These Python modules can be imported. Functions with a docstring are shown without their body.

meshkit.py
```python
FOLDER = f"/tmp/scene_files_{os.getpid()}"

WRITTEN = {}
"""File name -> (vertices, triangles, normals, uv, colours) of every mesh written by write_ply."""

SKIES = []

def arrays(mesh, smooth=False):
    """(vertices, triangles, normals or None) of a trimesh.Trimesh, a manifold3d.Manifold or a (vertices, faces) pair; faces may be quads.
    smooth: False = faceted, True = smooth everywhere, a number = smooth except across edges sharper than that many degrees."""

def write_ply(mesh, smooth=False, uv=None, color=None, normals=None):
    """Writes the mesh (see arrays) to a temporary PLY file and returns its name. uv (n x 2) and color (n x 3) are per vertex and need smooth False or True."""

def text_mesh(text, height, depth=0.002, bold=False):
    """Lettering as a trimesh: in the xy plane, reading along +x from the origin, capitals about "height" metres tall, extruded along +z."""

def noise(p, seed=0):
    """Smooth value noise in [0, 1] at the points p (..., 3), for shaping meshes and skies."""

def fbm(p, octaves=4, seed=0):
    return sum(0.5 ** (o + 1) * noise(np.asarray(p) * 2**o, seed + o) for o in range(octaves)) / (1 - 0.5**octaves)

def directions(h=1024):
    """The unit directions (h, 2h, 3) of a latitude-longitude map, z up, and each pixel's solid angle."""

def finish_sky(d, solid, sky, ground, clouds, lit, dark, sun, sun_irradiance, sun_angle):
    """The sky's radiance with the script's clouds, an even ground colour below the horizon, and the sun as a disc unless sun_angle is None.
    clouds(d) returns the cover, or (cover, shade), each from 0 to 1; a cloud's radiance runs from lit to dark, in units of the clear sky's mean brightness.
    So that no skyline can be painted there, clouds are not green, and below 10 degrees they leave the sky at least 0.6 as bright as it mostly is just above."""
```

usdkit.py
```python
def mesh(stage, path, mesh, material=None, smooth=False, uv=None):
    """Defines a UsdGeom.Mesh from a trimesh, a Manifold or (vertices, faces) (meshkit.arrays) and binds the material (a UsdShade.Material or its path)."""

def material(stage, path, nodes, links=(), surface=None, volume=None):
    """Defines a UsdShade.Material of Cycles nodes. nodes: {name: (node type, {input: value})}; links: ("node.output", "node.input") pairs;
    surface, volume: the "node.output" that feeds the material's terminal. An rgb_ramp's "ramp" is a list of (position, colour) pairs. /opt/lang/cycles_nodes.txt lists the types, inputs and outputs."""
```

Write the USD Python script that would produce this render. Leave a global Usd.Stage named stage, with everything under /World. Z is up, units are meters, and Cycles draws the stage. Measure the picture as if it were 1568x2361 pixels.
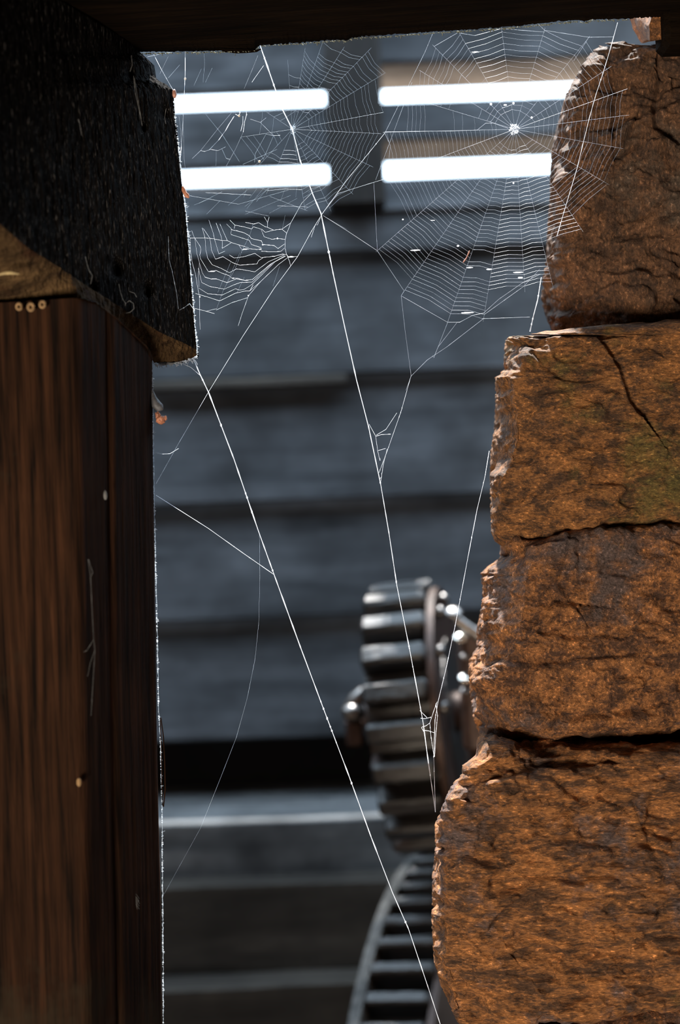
import math, random
import numpy as np
import trimesh
import usdkit, meshkit
from pxr import Usd, UsdGeom, UsdLux, UsdShade, Gf, Sdf

stage = Usd.Stage.CreateInMemory()
UsdGeom.SetStageUpAxis(stage, "Z")
UsdGeom.SetStageMetersPerUnit(stage, 1.0)
UsdGeom.Xform.Define(stage, "/World")
UsdGeom.Scope.Define(stage, "/World/Looks")

# ------------------------------------------------------------------ camera
W, H = 1568.0, 2361.0
FOCAL, APERTURE = 50.0, 24.0
F = W * FOCAL / APERTURE
ROLL = math.radians(2.2)
CAM = np.array([0.0, 0.0, 1.5])
CR = np.array([math.cos(ROLL), 0, -math.sin(ROLL)])
CU = np.array([math.sin(ROLL), 0, math.cos(ROLL)])
CF = np.array([0.0, 1.0, 0.0])
cam = UsdGeom.Camera.Define(stage, "/World/camera")
m = np.eye(4)
m[0, :3], m[1, :3], m[2, :3], m[3, :3] = CR, CU, -CF, CAM
cam.AddTransformOp().Set(Gf.Matrix4d(*m.ravel()))
cam.CreateFocalLengthAttr(FOCAL)
cam.CreateHorizontalApertureAttr(APERTURE)
cam.CreateVerticalApertureAttr(APERTURE * H / W)
cam.CreateFStopAttr(4.2)
cam.CreateFocusDistanceAttr(1.0)
cam.CreateClippingRangeAttr(Gf.Vec2f(0.02, 200))
cam.CreateExposureAttr(0.0)

# ------------------------------------------------------------------ light
sky = UsdLux.DomeLight.Define(stage, "/World/sky_light")
sky.CreateColorAttr(Gf.Vec3f(0.66, 0.83, 1.0))
sky.CreateIntensityAttr(2.0)

def aim(xf, eye, to):
    eye, to = np.array(eye, float), np.array(to, float)
    z = eye - to; z /= np.linalg.norm(z)
    x = np.cross([0, 0, 1.0], z); x /= np.linalg.norm(x)
    y = np.cross(z, x)
    mm = np.eye(4); mm[0, :3], mm[1, :3], mm[2, :3], mm[3, :3] = x, y, z, eye
    xf.AddTransformOp().Set(Gf.Matrix4d(*mm.ravel()))

SUN_EL, SUN_AZ = math.radians(64), math.radians(-3)
sun = UsdLux.DistantLight.Define(stage, "/World/sun")
sd = np.array([math.sin(SUN_AZ) * math.cos(SUN_EL), math.cos(SUN_AZ) * math.cos(SUN_EL), math.sin(SUN_EL)])
aim(sun, sd * 10, [0, 0, 0])
sun.CreateAngleAttr(3.0)
sun.CreateColorAttr(Gf.Vec3f(1.0, 0.96, 0.9))
sun.CreateIntensityAttr(2600.0)

fill_light = UsdLux.RectLight.Define(stage, "/World/room_fill_light")  # unseen warm fill added on the camera side to brighten the stones
aim(fill_light, [-0.75, -0.9, 0.75], [0.3, 1.0, 1.35])
fill_light.CreateWidthAttr(0.5); fill_light.CreateHeightAttr(0.5)
fill_light.CreateColorAttr(Gf.Vec3f(1.0, 0.86, 0.68))
fill_light.CreateIntensityAttr(80.0)

# ------------------------------------------------------------------ helpers
def P(px, py, d):
    "world point seen at pixel (px, py), d metres in front of the camera"
    px, py, d = np.broadcast_arrays(np.asarray(px, float), np.asarray(py, float), np.asarray(d, float))
    a, b = (px - W / 2) / F, -(py - H / 2) / F
    return CAM + d[..., None] * (CF + a[..., None] * CR + b[..., None] * CU)

def project(v):
    q = v - CAM
    d = q @ CF
    return W / 2 + F * (q @ CR) / d, H / 2 - F * (q @ CU) / d, d

KPX = 1.0 / F           # metres per pixel at 1 m
used = {}

def numbered(name, parent="/World"):
    n = used.get((parent, name), 0)
    used[(parent, name)] = n + 1
    return name if n == 0 else f"{name}_{n:03d}"

def tag(prim, label=None, cat=None, group=None, kind=None):
    for k, v in (("label", label), ("category", cat), ("group", group), ("kind", kind)):
        if v:
            prim.SetCustomDataByKey(k, v)

class Thing:
    def __init__(self, name, base, label=None, cat=None, group=None, kind=None):
        self.base = np.array(base, float)
        self.path = "/World/" + numbered(name)
        x = UsdGeom.Xform.Define(stage, self.path)
        x.AddTranslateOp().Set(Gf.Vec3d(*self.base))
        self.prim = x.GetPrim()
        tag(self.prim, label, cat, group, kind)

    def part(self, name, mesh, mat, smooth=40, label=None, kind=None, parent=None):
        pp = parent or self.path
        path = pp + "/" + numbered(name, pp)
        v, f, n = meshkit.arrays(mesh, smooth)
        mm = usdkit.mesh(stage, path, trimesh.Trimesh(v - self.base, f, process=False), mat, False)
        if n is not None:
            mm.CreateNormalsAttr([Gf.Vec3f(*map(float, r)) for r in n] if len(n) < 64 else __import__("pxr").Vt.Vec3fArray.FromNumpy(n.astype(np.float32)))
            mm.SetNormalsInterpolation("vertex")
        tag(mm.GetPrim(), label=label, kind=kind)
        return path

def single(name, mesh, mat, label=None, cat=None, group=None, kind=None, smooth=40, base=None):
    v, f, n = meshkit.arrays(mesh, smooth)
    b = np.array([v[:, 0].mean(), v[:, 1].mean(), v[:, 2].min()]) if base is None else np.array(base, float)
    path = "/World/" + numbered(name)
    mm = usdkit.mesh(stage, path, trimesh.Trimesh(v - b, f, process=False), mat, False)
    mm.AddTranslateOp().Set(Gf.Vec3d(*b))
    if n is not None:
        mm.CreateNormalsAttr(__import__("pxr").Vt.Vec3fArray.FromNumpy(n.astype(np.float32)))
        mm.SetNormalsInterpolation("vertex")
    tag(mm.GetPrim(), label, cat, group, kind)
    return mm

def fbm(p, octaves=4, seed=0):
    return meshkit.fbm(np.asarray(p, float), octaves, seed)

def grid_box(lo, hi, n):
    "welded surface grid of a box with n = (nx, ny, nz) cells"
    ids, V, Fc = {}, [], []
    lo, hi = np.array(lo, float), np.array(hi, float)
    n = np.array(n)
    vs, fs, off = [], [], 0
    for ax in range(3):
        b, c = [(1, 2), (2, 0), (0, 1)][ax]
        for side in (0, 1):
            i, j = np.meshgrid(np.arange(n[b] + 1), np.arange(n[c] + 1), indexing="ij")
            q = np.zeros(i.shape + (3,), int)
            q[..., ax] = n[ax] * side; q[..., b] = i; q[..., c] = j
            idx = np.arange(i.size).reshape(i.shape) + off
            quad = np.stack([idx[:-1, :-1], idx[1:, :-1], idx[1:, 1:], idx[:-1, 1:]], -1).reshape(-1, 4)
            if side == 0:
                quad = quad[:, ::-1]
            vs.append(q.reshape(-1, 3)); fs.append(quad); off += i.size
    q = np.vstack(vs); f = np.vstack(fs)
    key = (q[:, 0] * (n[1] + 1) + q[:, 1]) * (n[2] + 1) + q[:, 2]
    _, first, inv = np.unique(key, return_index=True, return_inverse=True)
    q = q[first]; f = inv.ravel()[f]
    v = lo + (hi - lo) * q / n
    f = np.vstack([f[:, [0, 1, 2]], f[:, [0, 2, 3]]])
    return v, f

def vnormals(v, f):
    n = np.zeros_like(v)
    fn = np.cross(v[f[:, 1]] - v[f[:, 0]], v[f[:, 2]] - v[f[:, 0]])
    for k in range(3):
        np.add.at(n, f[:, k], fn)
    return n / np.maximum(np.linalg.norm(n, axis=1, keepdims=True), 1e-12)

def round_box(v, lo, hi, r):
    lo, hi = np.array(lo, float), np.array(hi, float)
    r = np.broadcast_to(r, 3)
    q = np.clip(v, lo + r, hi - r)
    d = (v - q) / r
    l = np.linalg.norm(d, axis=1, keepdims=True)
    return q + r * np.where(l > 1e-9, d / np.maximum(l, 1e-9), 0)

def poly_dist(pts, line):
    "distance to a polyline and the side (+ right of its direction in image space)"
    line = np.array(line, float)
    best = np.full(len(pts), 1e9); side = np.zeros(len(pts)); along = np.zeros(len(pts))
    for a, b in zip(line[:-1], line[1:]):
        ab = b - a
        t = np.clip(((pts - a) @ ab) / (ab @ ab), 0, 1)
        w = pts - (a + t[:, None] * ab)
        d = np.hypot(w[:, 0], w[:, 1])
        s = np.sign(ab[0] * (pts[:, 1] - a[1]) - ab[1] * (pts[:, 0] - a[0]))
        hit = d < best
        best[hit] = d[hit]; side[hit] = s[hit]; along[hit] = t[hit]
    return best, side

def box(lo, hi, bevel=0.0):
    lo, hi = np.minimum(lo, hi), np.maximum(lo, hi)
    b = trimesh.creation.box(extents=hi - lo)
    b.apply_translation((lo + hi) / 2)
    if bevel:
        v = np.array(b.vertices)
        c = (lo + hi) / 2
        pts = []
        for x in v:
            s = np.sign(x - c)
            for ax in range(3):
                o = np.full(3, bevel); o[ax] = 0
                pts.append(x - s * o)
        return trimesh.convex.convex_hull(np.array(pts))
    return b

def tube(points, radii, sides=5, cap=True):
    p = np.asarray(points, float)
    t = np.gradient(p, axis=0) if len(p) > 2 else np.repeat((p[1] - p[0])[None], 2, 0)
    t = t / (np.linalg.norm(t, axis=1, keepdims=True) + 1e-12)
    ref = np.where(np.abs(t[:, 1:2]) < 0.9, [0, 1.0, 0], [1.0, 0, 0])
    a = np.cross(t, ref); a /= np.linalg.norm(a, axis=1, keepdims=True) + 1e-12
    b = np.cross(t, a)
    ang = np.arange(sides) * 2 * np.pi / sides
    r = np.broadcast_to(radii, (len(p),))
    v = p[:, None] + r[:, None, None] * (np.cos(ang)[None, :, None] * a[:, None] + np.sin(ang)[None, :, None] * b[:, None])
    i, j = np.meshgrid(np.arange(len(p) - 1), np.arange(sides), indexing="ij")
    q = np.stack([i * sides + j, i * sides + (j + 1) % sides, (i + 1) * sides + (j + 1) % sides, (i + 1) * sides + j], -1).reshape(-1, 4)
    f = np.vstack([q[:, [0, 1, 2]], q[:, [0, 2, 3]]])
    v = v.reshape(-1, 3)
    if cap:
        n = len(v)
        v = np.vstack([v, p[0], p[-1]])
        k = np.arange(sides)
        f = np.vstack([f, np.stack([np.full(sides, n), (k + 1) % sides, k], 1),
                       np.stack([np.full(sides, n + 1), (len(p) - 1) * sides + k, (len(p) - 1) * sides + (k + 1) % sides], 1)])
    return trimesh.Trimesh(v, f, process=False)

def cat(meshes):
    return trimesh.util.concatenate([x if isinstance(x, trimesh.Trimesh) else trimesh.Trimesh(*x, process=False) for x in meshes])

def loft(rings, closed_ends=True):
    R, N = len(rings), len(rings[0])
    v = np.vstack(rings)
    i, j = np.meshgrid(np.arange(R - 1), np.arange(N), indexing="ij")
    q = np.stack([i * N + j, i * N + (j + 1) % N, (i + 1) * N + (j + 1) % N, (i + 1) * N + j], -1).reshape(-1, 4)
    f = [q[:, [0, 1, 2]], q[:, [0, 2, 3]]]
    if closed_ends:
        n = len(v)
        v = np.vstack([v, rings[0].mean(0), rings[-1].mean(0)])
        k = np.arange(N)
        f.append(np.stack([np.full(N, n), (k + 1) % N, k], 1))
        f.append(np.stack([np.full(N, n + 1), (R - 1) * N + k, (R - 1) * N + (k + 1) % N], 1))
    return v, np.vstack(f)

# ------------------------------------------------------------------ materials
L = "/World/Looks/"

def wood(name, dark, light, stretch, grain=60.0, rough=0.7, bump=0.5, fleck=None, fleck_at=0.68, patch=None, spec=0.3, knots=False):
    nodes = {
        "g": ("geometry", {}),
        "m": ("mapping", {"scale": stretch}),
        "n1": ("noise_texture", {"scale": grain, "detail": 5.0, "roughness": 0.6, "distortion": 0.4}),
        "r1": ("rgb_ramp", {"ramp": [(0.34, dark), (0.68, light)]}),
        "n2": ("noise_texture", {"scale": 7.0, "detail": 4.0, "roughness": 0.6}),
        "r2": ("rgb_ramp", {"ramp": [(0.3, (0.45, 0.45, 0.45)), (0.7, (1.25, 1.25, 1.25))]}),
        "mul": ("mix", {"mix_type": "multiply", "fac": 1.0}),
        "n3": ("noise_texture", {"scale": grain * 3, "detail": 3.0, "roughness": 0.7}),
        "hsum": ("math", {"math_type": "add"}),
        "b": ("bump", {"strength": bump, "distance": 0.004}),
        "p": ("principled_bsdf", {"roughness": rough, "specular_ior_level": spec}),
    }
    links = [("g.position", "m.vector"), ("m.vector", "n1.vector"), ("n1.fac", "r1.fac"), ("g.position", "n2.vector"),
             ("n2.fac", "r2.fac"), ("r1.color", "mul.color1"), ("r2.color", "mul.color2"), ("m.vector", "n3.vector"),
             ("n1.fac", "hsum.value1"), ("n3.fac", "hsum.value2"), ("hsum.value", "b.height"), ("b.normal", "p.normal")]
    out = "mul.color"
    if patch:
        nodes["n5"] = ("noise_texture", {"scale": patch[1], "detail": 5.0, "roughness": 0.65})
        nodes["r5"] = ("rgb_ramp", {"ramp": [(patch[2], (0, 0, 0)), (patch[2] + 0.12, (1, 1, 1))]})
        nodes["mx5"] = ("mix", {"color2": patch[0]})
        links += [("g.position", "n5.vector"), ("n5.fac", "r5.fac"), ("r5.color", "mx5.fac"), (out, "mx5.color1")]
        out = "mx5.color"
    if fleck:
        nodes["n4"] = ("noise_texture", {"scale": grain * 2.6, "detail": 2.0, "roughness": 0.5})
        nodes["r4"] = ("rgb_ramp", {"ramp": [(fleck_at, (0, 0, 0)), (fleck_at + 0.09, (1, 1, 1))]})
        nodes["mx4"] = ("mix", {"color2": fleck})
        links += [("m.vector", "n4.vector"), ("n4.fac", "r4.fac"), ("r4.color", "mx4.fac"), (out, "mx4.color1")]
        out = "mx4.color"
    if knots:
        nodes["mk"] = ("mapping", {"scale": (1.6, 1.0, 4.5)})
        nodes["nk"] = ("noise_texture", {"scale": 2.2, "detail": 3.0, "roughness": 0.55})
        nodes["rk"] = ("rgb_ramp", {"ramp": [(0.60, (1, 1, 1)), (0.74, (0.35, 0.35, 0.36))]})
        nodes["mxk"] = ("mix", {"mix_type": "multiply", "fac": 1.0})
        links += [("g.position", "mk.vector"), ("mk.vector", "nk.vector"), ("nk.fac", "rk.fac"), (out, "mxk.color1"), ("rk.color", "mxk.color2")]
        out = "mxk.color"
    links.append((out, "p.base_color"))
    return usdkit.material(stage, L + name, nodes, links, surface="p.BSDF")

def sandstone(name, orange, brown, grey, moss, streak, seed, moss_at=0.60, grey_at=0.50):
    o_, b_ = np.array(orange), np.array(brown)
    nodes = {
        "g": ("geometry", {}),
        "off": ("mapping", {"location": (seed * 3.7, seed * 1.3, seed * 2.1)}),
        "m": ("mapping", {"scale": streak}),
        "n1": ("noise_texture", {"scale": 70.0, "detail": 10.0, "roughness": 0.78, "distortion": 0.3}),
        "r1": ("rgb_ramp", {"ramp": [(0.33, tuple(b_ * 0.85)), (0.44, tuple(b_)), (0.52, tuple(0.55 * o_ + 0.45 * b_)), (0.64, tuple(o_)), (0.78, tuple(o_ * 1.5))]}),
        "n2": ("noise_texture", {"scale": 13.0, "detail": 9.0, "roughness": 0.75}),
        "r2": ("rgb_ramp", {"ramp": [(grey_at, (0, 0, 0)), (grey_at + 0.10, (1, 1, 1))]}),
        "mx2": ("mix", {"color2": grey}),
        "n3": ("noise_texture", {"scale": 9.0, "detail": 9.0, "roughness": 0.75}),
        "r3": ("rgb_ramp", {"ramp": [(moss_at, (0, 0, 0)), (moss_at + 0.10, (0.75, 0.75, 0.75))]}),
        "mx3": ("mix", {"color2": moss}),
        "n4": ("noise_texture", {"scale": 520.0, "detail": 4.0, "roughness": 0.65}),
        "r4": ("rgb_ramp", {"ramp": [(0.30, (0.28, 0.26, 0.25)), (0.44, (0.8, 0.8, 0.8)), (0.56, (1.15, 1.15, 1.15)), (0.62, (1.6, 1.6, 1.6)), (0.69, (3.4, 3.4, 3.5))]}),
        "mul": ("mix", {"mix_type": "multiply", "fac": 1.0}),
        "b": ("bump", {"strength": 0.9, "distance": 0.002}),
        "b2": ("bump", {"strength": 0.8, "distance": 0.006}),
        "p": ("principled_bsdf", {"roughness": 0.72, "specular_ior_level": 0.35}),
    }
    links = [("g.position", "off.vector"), ("off.vector", "m.vector"), ("m.vector", "n1.vector"), ("n1.fac", "r1.fac"),
             ("off.vector", "n2.vector"), ("n2.fac", "r2.fac"), ("r1.color", "mx2.color1"), ("r2.color", "mx2.fac"),
             ("off.vector", "n3.vector"), ("n3.fac", "r3.fac"), ("mx2.color", "mx3.color1"), ("r3.color", "mx3.fac"),
             ("m.vector", "n4.vector"), ("n4.fac", "r4.fac"), ("mx3.color", "mul.color1"), ("r4.color", "mul.color2"),
             ("mul.color", "p.base_color"), ("n4.fac", "b.height"), ("n1.fac", "b2.height"), ("b2.normal", "b.normal"), ("b.normal", "p.normal")]
    return usdkit.material(stage, L + name, nodes, links, surface="p.BSDF")

def plain(name, color, rough=0.6, metallic=0.0, var=0.35, scale=30.0, spec=0.5, second=None):
    c = np.array(color)
    nodes = {
        "g": ("geometry", {}),
        "n": ("noise_texture", {"scale": scale, "detail": 5.0, "roughness": 0.65}),
        "r": ("rgb_ramp", {"ramp": [(0.35, tuple(c * (1 - var))), (0.65, tuple(second) if second is not None else tuple(c * (1 + var)))]}),
        "b": ("bump", {"strength": 0.4, "distance": 0.003}),
        "p": ("principled_bsdf", {"roughness": rough, "metallic": metallic, "specular_ior_level": spec}),
    }
    links = [("g.position", "n.vector"), ("n.fac", "r.fac"), ("r.color", "p.base_color"), ("n.fac", "b.height"), ("b.normal", "p.normal")]
    return usdkit.material(stage, L + name, nodes, links, surface="p.BSDF")

def silk(name, color, clear):
    nodes = {
        "t": ("translucent_bsdf", {"color": color}),
        "s": ("glossy_bsdf", {"color": (0.9, 0.92, 0.95), "roughness": 0.35}),
        "ts": ("mix_closure", {"fac": 0.3}),
        "tr": ("transparent_bsdf", {"color": (1, 1, 1)}),
        "o": ("mix_closure", {"fac": clear}),
    }
    links = [("t.BSDF", "ts.closure1"), ("s.BSDF", "ts.closure2"), ("ts.closure", "o.closure1"), ("tr.BSDF", "o.closure2")]
    return usdkit.material(stage, L + name, nodes, links, surface="o.closure")

M = {
    "beam": wood("tarred_timber", (0.0025, 0.0021, 0.0020), (0.011, 0.0085, 0.0075), (1.0, 1.0, 0.13), grain=560.0, rough=0.8, bump=0.9,
                 fleck=(0.12, 0.11, 0.105), fleck_at=0.60, spec=0.05),
    "under": wood("dusty_timber", (0.025, 0.014, 0.007), (0.105, 0.062, 0.028), (0.3, 1.0, 1.0), grain=90.0, rough=0.9, bump=0.6, spec=0.1, patch=((0.03, 0.012, 0.006), 22.0, 0.54)),
    "post": wood("brown_post_timber", (0.005, 0.0028, 0.002), (0.040, 0.0165, 0.0080), (1.0, 1.0, 0.035), grain=230.0, rough=0.85, bump=0.4, spec=0.06,
                 patch=((0.021, 0.0145, 0.009), 9.0, 0.56)),
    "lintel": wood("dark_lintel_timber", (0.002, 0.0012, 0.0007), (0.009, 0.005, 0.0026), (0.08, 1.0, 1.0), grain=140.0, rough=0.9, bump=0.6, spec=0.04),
    "board": wood("weathered_grey_board", (0.030, 0.035, 0.041), (0.080, 0.088, 0.100), (0.10, 1.0, 1.0), grain=26.0, rough=0.75, bump=0.25, knots=True),
    "lit_edge": plain("skylit_board_edge", (0.33, 0.28, 0.24), rough=0.9, var=0.25, scale=12, spec=0.1),  # pale colour stands in for sky light on the board undersides
    "sill": wood("pale_sill_timber", (0.075, 0.08, 0.085), (0.17, 0.175, 0.18), (0.10, 1.0, 1.0), grain=26.0, rough=0.9, bump=0.25, spec=0.05),
    "lowboard": wood("brown_weathered_board", (0.026, 0.022, 0.018), (0.060, 0.052, 0.043), (0.10, 1.0, 1.0), grain=26.0, rough=0.75, bump=0.25, knots=True),
    "stud": wood("dark_stud_timber", (0.005, 0.004, 0.0036), (0.018, 0.015, 0.013), (1.0, 1.0, 0.06), grain=70.0, rough=0.7, bump=0.4),
    "side": wood("side_wall_board", (0.03, 0.028, 0.026), (0.08, 0.075, 0.07), (1.0, 0.06, 1.0), grain=50.0, rough=0.8, bump=0.4),
    "gear": wood("worn_gear_timber", (0.005, 0.004, 0.0036), (0.020, 0.017, 0.016), (0.15, 1.0, 1.0), grain=90.0, rough=0.30, bump=0.5, spec=0.85,
                 patch=((0.06, 0.019, 0.009), 11.0, 0.60)),
    "rust": plain("rusted_iron", (0.035, 0.016, 0.010), rough=0.5, metallic=0.3, second=(0.07, 0.036, 0.025), scale=45),
    "iron": plain("bare_iron", (0.20, 0.19, 0.185), rough=0.30, metallic=0.9, var=0.3, scale=60),
    "bolt": plain("polished_bolt", (0.85, 0.80, 0.72), rough=0.12, metallic=1.0, var=0.1, scale=60),
    "shroud": wood("grey_shroud_timber", (0.07, 0.07, 0.068), (0.19, 0.185, 0.175), (1.0, 1.0, 1.0), grain=60, rough=0.6, bump=0.3),
    "mortar": plain("rough_stone_wall", (0.075, 0.055, 0.04), rough=0.9, scale=14),
    "dark": plain("recess_shade", (0.006, 0.006, 0.007), rough=0.95, scale=8),  # near-black colour stands in for shade in the gap and behind the wheel
    "plaster": plain("room_plaster", (0.07, 0.055, 0.042), rough=0.95, scale=6),
    "earth": plain("pit_earth", (0.06, 0.048, 0.036), rough=0.95, scale=9),
    "silk": silk("silk_thread", (0.80, 0.83, 0.88), 0.5),
    "silk_web": silk("web_silk_thread", (0.34, 0.37, 0.42), 0.66),
    "silk_fine": silk("fine_silk_thread", (0.40, 0.48, 0.56), 0.70),
    "dust": plain("dust_bead", (0.7, 0.66, 0.6), rough=0.7, var=0.15, scale=200),
    "moss": plain("moss_rim", (0.19, 0.205, 0.165), rough=0.9, var=0.5, scale=300),
    "sac": plain("egg_sac_silk", (0.42, 0.2, 0.15), rough=0.4, var=0.3, scale=200),
    "bud": plain("dried_bud_brown", (0.42, 0.17, 0.10), rough=0.5, var=0.4, scale=180),
    "cap": plain("grey_bud_cap", (0.07, 0.07, 0.08), rough=0.6, var=0.6, scale=90),
    "mud": plain("pale_mud", (0.20, 0.12, 0.055), rough=0.85, var=0.4, scale=200),
    "straw": plain("pale_straw", (0.36, 0.27, 0.13), rough=0.7, var=0.3, scale=200),
    "fluff": plain("grey_fluff", (0.11, 0.11, 0.112), rough=0.9, var=0.2, scale=200),
}
ORANGE, BROWN, GREY, MOSS = (0.46, 0.185, 0.055), (0.085, 0.040, 0.020), (0.105, 0.070, 0.062), (0.115, 0.095, 0.024)
M["stone0"] = sandstone("sandstone_brown", (0.185, 0.088, 0.042), (0.070, 0.036, 0.021), (0.09, 0.06, 0.042), (0.075, 0.05, 0.03), (1.0, 1.0, 0.55), 1.0, 0.66, 0.54)
M["stone1"] = sandstone("sandstone_streaked", (0.36, 0.15, 0.045), (0.075, 0.036, 0.017), (0.115, 0.062, 0.04), MOSS, (0.62, 1.0, 1.25), 2.0, 0.54, 0.58)
M["stone2"] = sandstone("sandstone_spotted", (0.43, 0.175, 0.056), (0.085, 0.038, 0.020), GREY, (0.10, 0.082, 0.028), (0.9, 1.0, 1.0), 3.0, 0.60, 0.50)
M["stone3"] = sandstone("sandstone_orange", ORANGE, (0.09, 0.042, 0.02), (0.11, 0.075, 0.07), MOSS, (0.42, 1.0, 1.4), 4.4, 0.60, 0.51)

# ------------------------------------------------------------------ the room on the camera's side and the wheel pit
def shell(name, lo, hi, mat):
    single(name, box(np.array(lo), np.array(hi)), mat, kind="structure", smooth=False)

shell("floor", (-1.9, -2.2, -0.1), (1.9, 0.93, 0.0), M["plaster"])
shell("ceiling", (-1.9, -2.2, 2.9), (1.9, 0.93, 3.0), M["plaster"])
shell("wall_left", (-2.0, -2.2, -0.1), (-1.9, 0.93, 3.0), M["plaster"])
shell("wall_right", (1.9, -2.2, -0.1), (2.0, 0.93, 3.0), M["plaster"])
shell("wall_rear", (-1.9, -2.3, -0.1), (1.9, -2.2, 3.0), M["plaster"])
# masonry round the opening, beyond the frame
shell("trim_1", (-1.9, 0.80, -0.6), (-0.375, 1.03, 3.0), M["mortar"])
shell("trim_2", (0.50, 1.00, -0.6), (1.9, 1.12, 3.0), M["mortar"])
shell("trim_3", (-0.375, 0.80, 2.09), (0.50, 1.03, 3.0), M["mortar"])
shell("trim_4", (-0.375, 0.78, -0.6), (0.50, 1.04, 0.92), M["mortar"])
# wheel pit
shell("floor_pit", (-1.7, 1.03, -0.7), (1.9, 3.0, -0.6), M["earth"])
shell("wall_pit_left", (-1.8, 1.03, -0.7), (-1.7, 3.0, 2.75), M["side"])
shell("wall_pit_right", (1.8, 1.03, -0.7), (1.9, 3.0, 2.75), M["side"])
shell("ground", (-25.0, 2.95, -0.7), (25.0, 45.0, -0.6), M["earth"])
shell("ceiling_pit", (-1.8, 1.03, 2.65), (1.9, 1.30, 2.75), M["side"])

# ------------------------------------------------------------------ far board wall
rng = np.random.default_rng(11)
wall = Thing("wall_back", (0, 2.5, 0.0), kind="structure")
XL, XR = -1.7, 1.8

def zpx(py, d):
    return CAM[2] - (py - H / 2) * d / F

def plank(x0, x1, zt, zb, yt, yb, th, mat, name="plank", amp=0.002, seed=0, label=None, nx=None):
    "a board whose face runs from (yt, zt) at the top to (yb, zb) at the bottom; th goes away from the camera"
    nx = nx or max(4, int((x1 - x0) * 22))
    prof_t = np.linspace(0, 1, 7)
    rings = []
    for x in np.linspace(x0, x1, nx):
        wob = amp * 2 * (fbm(np.array([[x * 3, seed, 0.0]]), 3, seed)[0] - 0.5)
        front = [(yt + (yb - yt) * t - 0.5 * amp * math.sin(t * math.pi), zt + (zb - zt) * t) for t in prof_t]
        pts = [(yt + 0.003, zt - 0.0)] + [(a, b - 0.0005) for a, b in front[1:-1]] + [(yb, zb + 0.004), (yb + 0.004, zb), (yb + th, zb), (yt + th, zt)]
        rings.append(np.array([(x, a + wob, b + wob * 0.8) for a, b in pts]))
    wall.part(name, trimesh.Trimesh(*loft(rings), process=False), mat, 35, label)

# boards above the pit gap: pixel rows at the frame's centre, board faces about 2.5 m away
D0 = 2.5
stud_x0, stud_x1 = P(752, 300, 2.44)[0], P(882, 300, 2.44)[0]
for i, (pt, pb, th) in enumerate([(-75, 206, 0.025), (240, 379, 0.025)]):
    plank(XL, stud_x0 + 0.045, zpx(pt, D0), zpx(pb, D0), D0, D0 - 0.012, th, M["board"], seed=i)
    lift = (52, 48)[i]
    plank(stud_x0 + 0.047, XR, zpx(pt, D0), zpx(pb - lift, D0), D0, D0 - 0.006, 0.012, M["board"], seed=i + 20)
    wall.part("skylit_underside", box(np.array([stud_x0 + 0.047, D0 + 0.006, zpx(pb - lift, D0)]), np.array([XR, D0 + 0.155, zpx(pt + 12, D0)])), M["lit_edge"], False)
rows = [(413, 492, 0.002, 0.012, "board"), (486, 582, 0.010, 0.016, "board"), (578, 864, 0.002, 0.021, "board"), (860, 1150, 0.002, 0.021, "board"),
        (1146, 1420, 0.002, 0.021, "board"), (1414, 1698, 0.002, 0.024, "board")]
for i, (pt, pb, a, b, mt) in enumerate(rows):
    plank(XL, XR, zpx(pt, D0), zpx(pb, D0 - b), D0 - a + 0.012, D0 - b, 0.018, M[mt], seed=i + 3)
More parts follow.
